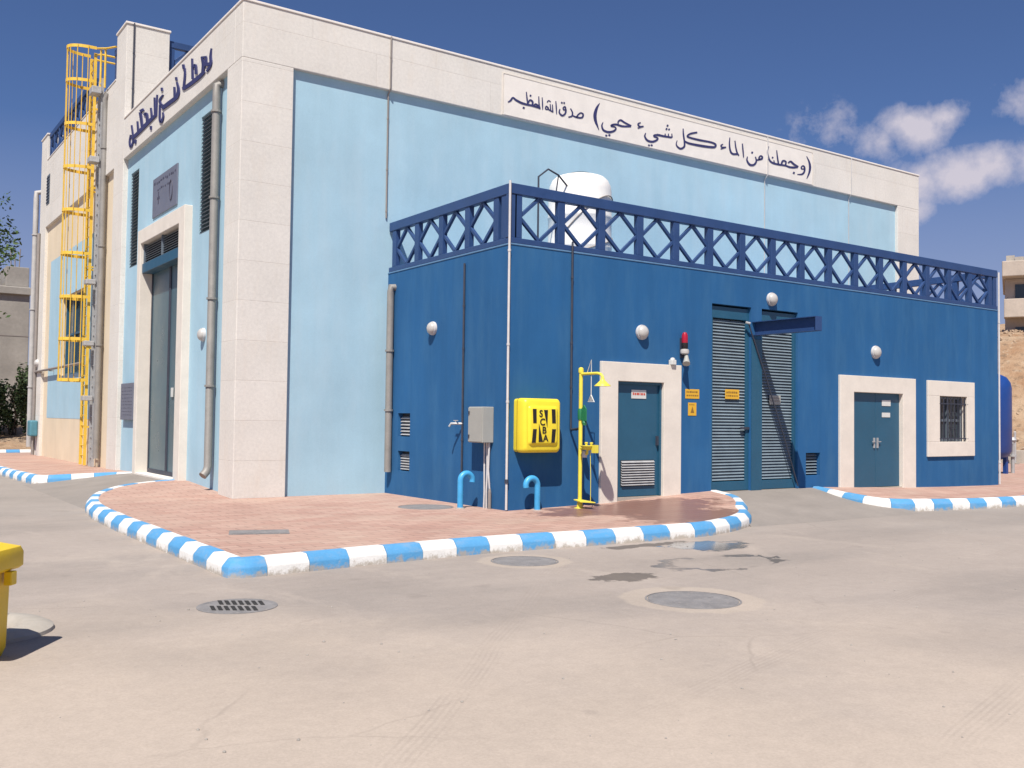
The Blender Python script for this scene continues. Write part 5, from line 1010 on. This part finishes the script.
# ------------------------------------------------------------------ left background
t = thing('concrete_shell', (-5, 43, 0), 'grey unfinished concrete building behind the left end of the pump hall', 'building')
w_ = MB(); w_.box(-14, 2.4, 41, 50, RZ-.1, 8.55); w_.build('wall', M['oldconcrete'], t, bevel=.03)
w_ = MB(); w_.box(1.2, 2.35, 41.1, 44, 8.55, 9.65); w_.box(-14, 2.6, 40.8, 41.0, 8.1, 8.5); w_.box(-13.8, 1.0, 41.3, 49.5, 8.55, 8.9); w_.build('parapet', M['oldconcrete'], t, bevel=.03)
mb = MB()
for k in range(3): mb.tube([(1.5+.2*k, 41.6, 9.6), (1.5+.2*k+rnd.uniform(-.06, .06), 41.6, 11.0+rnd.uniform(-.4, .3))], .03, 6)
mb.build('rebar', M['hose'], t)
for x0 in (-11, -7, -3):
    B(x0, x0+1.6, 40.97, 40.995, 4.2, 5.8).build('window', M['darkvoid'], t)
j_ = MB()
for z in (2.9, 5.8): j_.box(-14, 2.41, 40.985, 40.999, z, z+.05)
j_.build('joint', M['hose'], t)
mb = MB(); SS = [28.4+i*.7 for i in range(18)]; QQ = [-24+i*1.0 for i in range(34)]
vs = [(x, y, RZ+.08+min(1.0, (y-28.4)*.14)+.22*mn.fractal(Vector((x*.5, y*.5, 0)), 1, 2, 5)) for y in SS for x in QQ]; nq = len(QQ)
mb.add(vs, [(i*nq+j, i*nq+j+1, (i+1)*nq+j+1, (i+1)*nq+j) for i in range(len(SS)-1) for j in range(nq-1)])
tag(mb.build('bank', M['slope'], smooth=True), kind='structure')
def leaves(mb, c, rad, n, size, rr):
    for _ in range(n):
        d = Vector((rr.gauss(0, 1), rr.gauss(0, 1), rr.gauss(0, 1))).normalized(); p = Vector(c)+Vector((d.x*rad[0], d.y*rad[1], d.z*rad[2]))*(rr.random()**.45)
        a = Vector((rr.gauss(0, 1), rr.gauss(0, 1), rr.gauss(0, .6))).normalized(); b = a.orthogonal().normalized(); b.rotate(Matrix.Rotation(rr.uniform(0, 6.28), 3, a))
        s = size*rr.uniform(.6, 1.3); mb.add([p-a*s, p+b*s*.42+a*s*.1, p+a*s, p-b*s*.42+a*s*.1], [(0, 1, 2, 3)])
def bush(label, x, y, z, w, h, n, seed):
    rr = random.Random(seed); t = thing('shrub', (x, y, z), label, 'shrub', 'shrubs on the bank')
    mb = MB()
    for k in range(16):
        leaves(mb, (x+rr.uniform(-w, w)*.7, y+rr.uniform(-.7, .7), z+h*rr.uniform(.15, .9)), (w*.32, .5, h*.2), n//16, .11, rr)
    mb.build('foliage', M['leaf2'], t)
    mb = MB()
    for k in range(6): mb.tube([(x+rr.uniform(-.15, .15), y, z-.1), (x+rr.uniform(-w, w)*.3, y+rr.uniform(-.3, .3), z+h*.4), (x+rr.uniform(-w, w)*.7, y+rr.uniform(-.5, .5), z+h*.85)], [.04, .03, .012], 6)
    mb.build('stem', M['bark'], t)
bush('broad dusty green shrub right beside the end of the pump hall', .75, 33.5, .3, 1.0, 2.7, 2200, 1)
bush('dusty green shrub left of the broad one beside the pump hall', -1.2, 33.0, .3, 1.25, 2.4, 2200, 2)
bush('dark narrow shrub against the grey concrete building', 1.75, 37.5, .6, .55, 3.9, 1500, 5)
bush('dusty green shrub farther left along the bank', -4.2, 33.4, .3, 1.5, 2.2, 2000, 3)
def tree(label, x, y, z, seed, S=1.0):
    rr = random.Random(seed); t = thing('roadside_tree', (x, y, z), label, 'tree')
    tk = MB(); tk.tube([(x, y, z-.2), (x+.08, y, z+1.2*S), (x-.02, y+.1, z+2.4*S), (x+.1, y+.1, z+4.0*S)], [.16*S, .13*S, .1*S, .06*S], 10)
    lv = MB(); brs = MB()
    for k in range(60):
        a = rr.uniform(0, 6.28); h0 = z+S*rr.uniform(2.0, 4.2); r_ = S*rr.uniform(.7, 1.55); e = (x+r_*math.cos(a), y+r_*math.sin(a), h0+S*rr.uniform(.2, 1.9)-r_*.2)
        mid = ((x+e[0])/2, (y+e[1])/2, (h0+e[2])/2+.3)
        brs.tube([(x, y+.1, h0), mid, e], [.05, .03, .01], 6)
        for j in range(4):
            f = rr.uniform(.6, 1.08); leaves(lv, (mid[0]+(e[0]-mid[0])*f+rr.gauss(0, .18)*S, mid[1]+(e[1]-mid[1])*f+rr.gauss(0, .18)*S, mid[2]+(e[2]-mid[2])*f+rr.gauss(0, .22)*S-.1), (.3*S, .3*S, .26*S), 40, .115, rr)
    tk.build('trunk', M['bark'], t, smooth=True); brs.build('branch', M['bark'], t, smooth=True); lv.build('crown', M['leaf'], t)
tree('leafy green tree at the left edge, its twigs against the sky', -3.05, 31.0, .3, 4, 2.0)
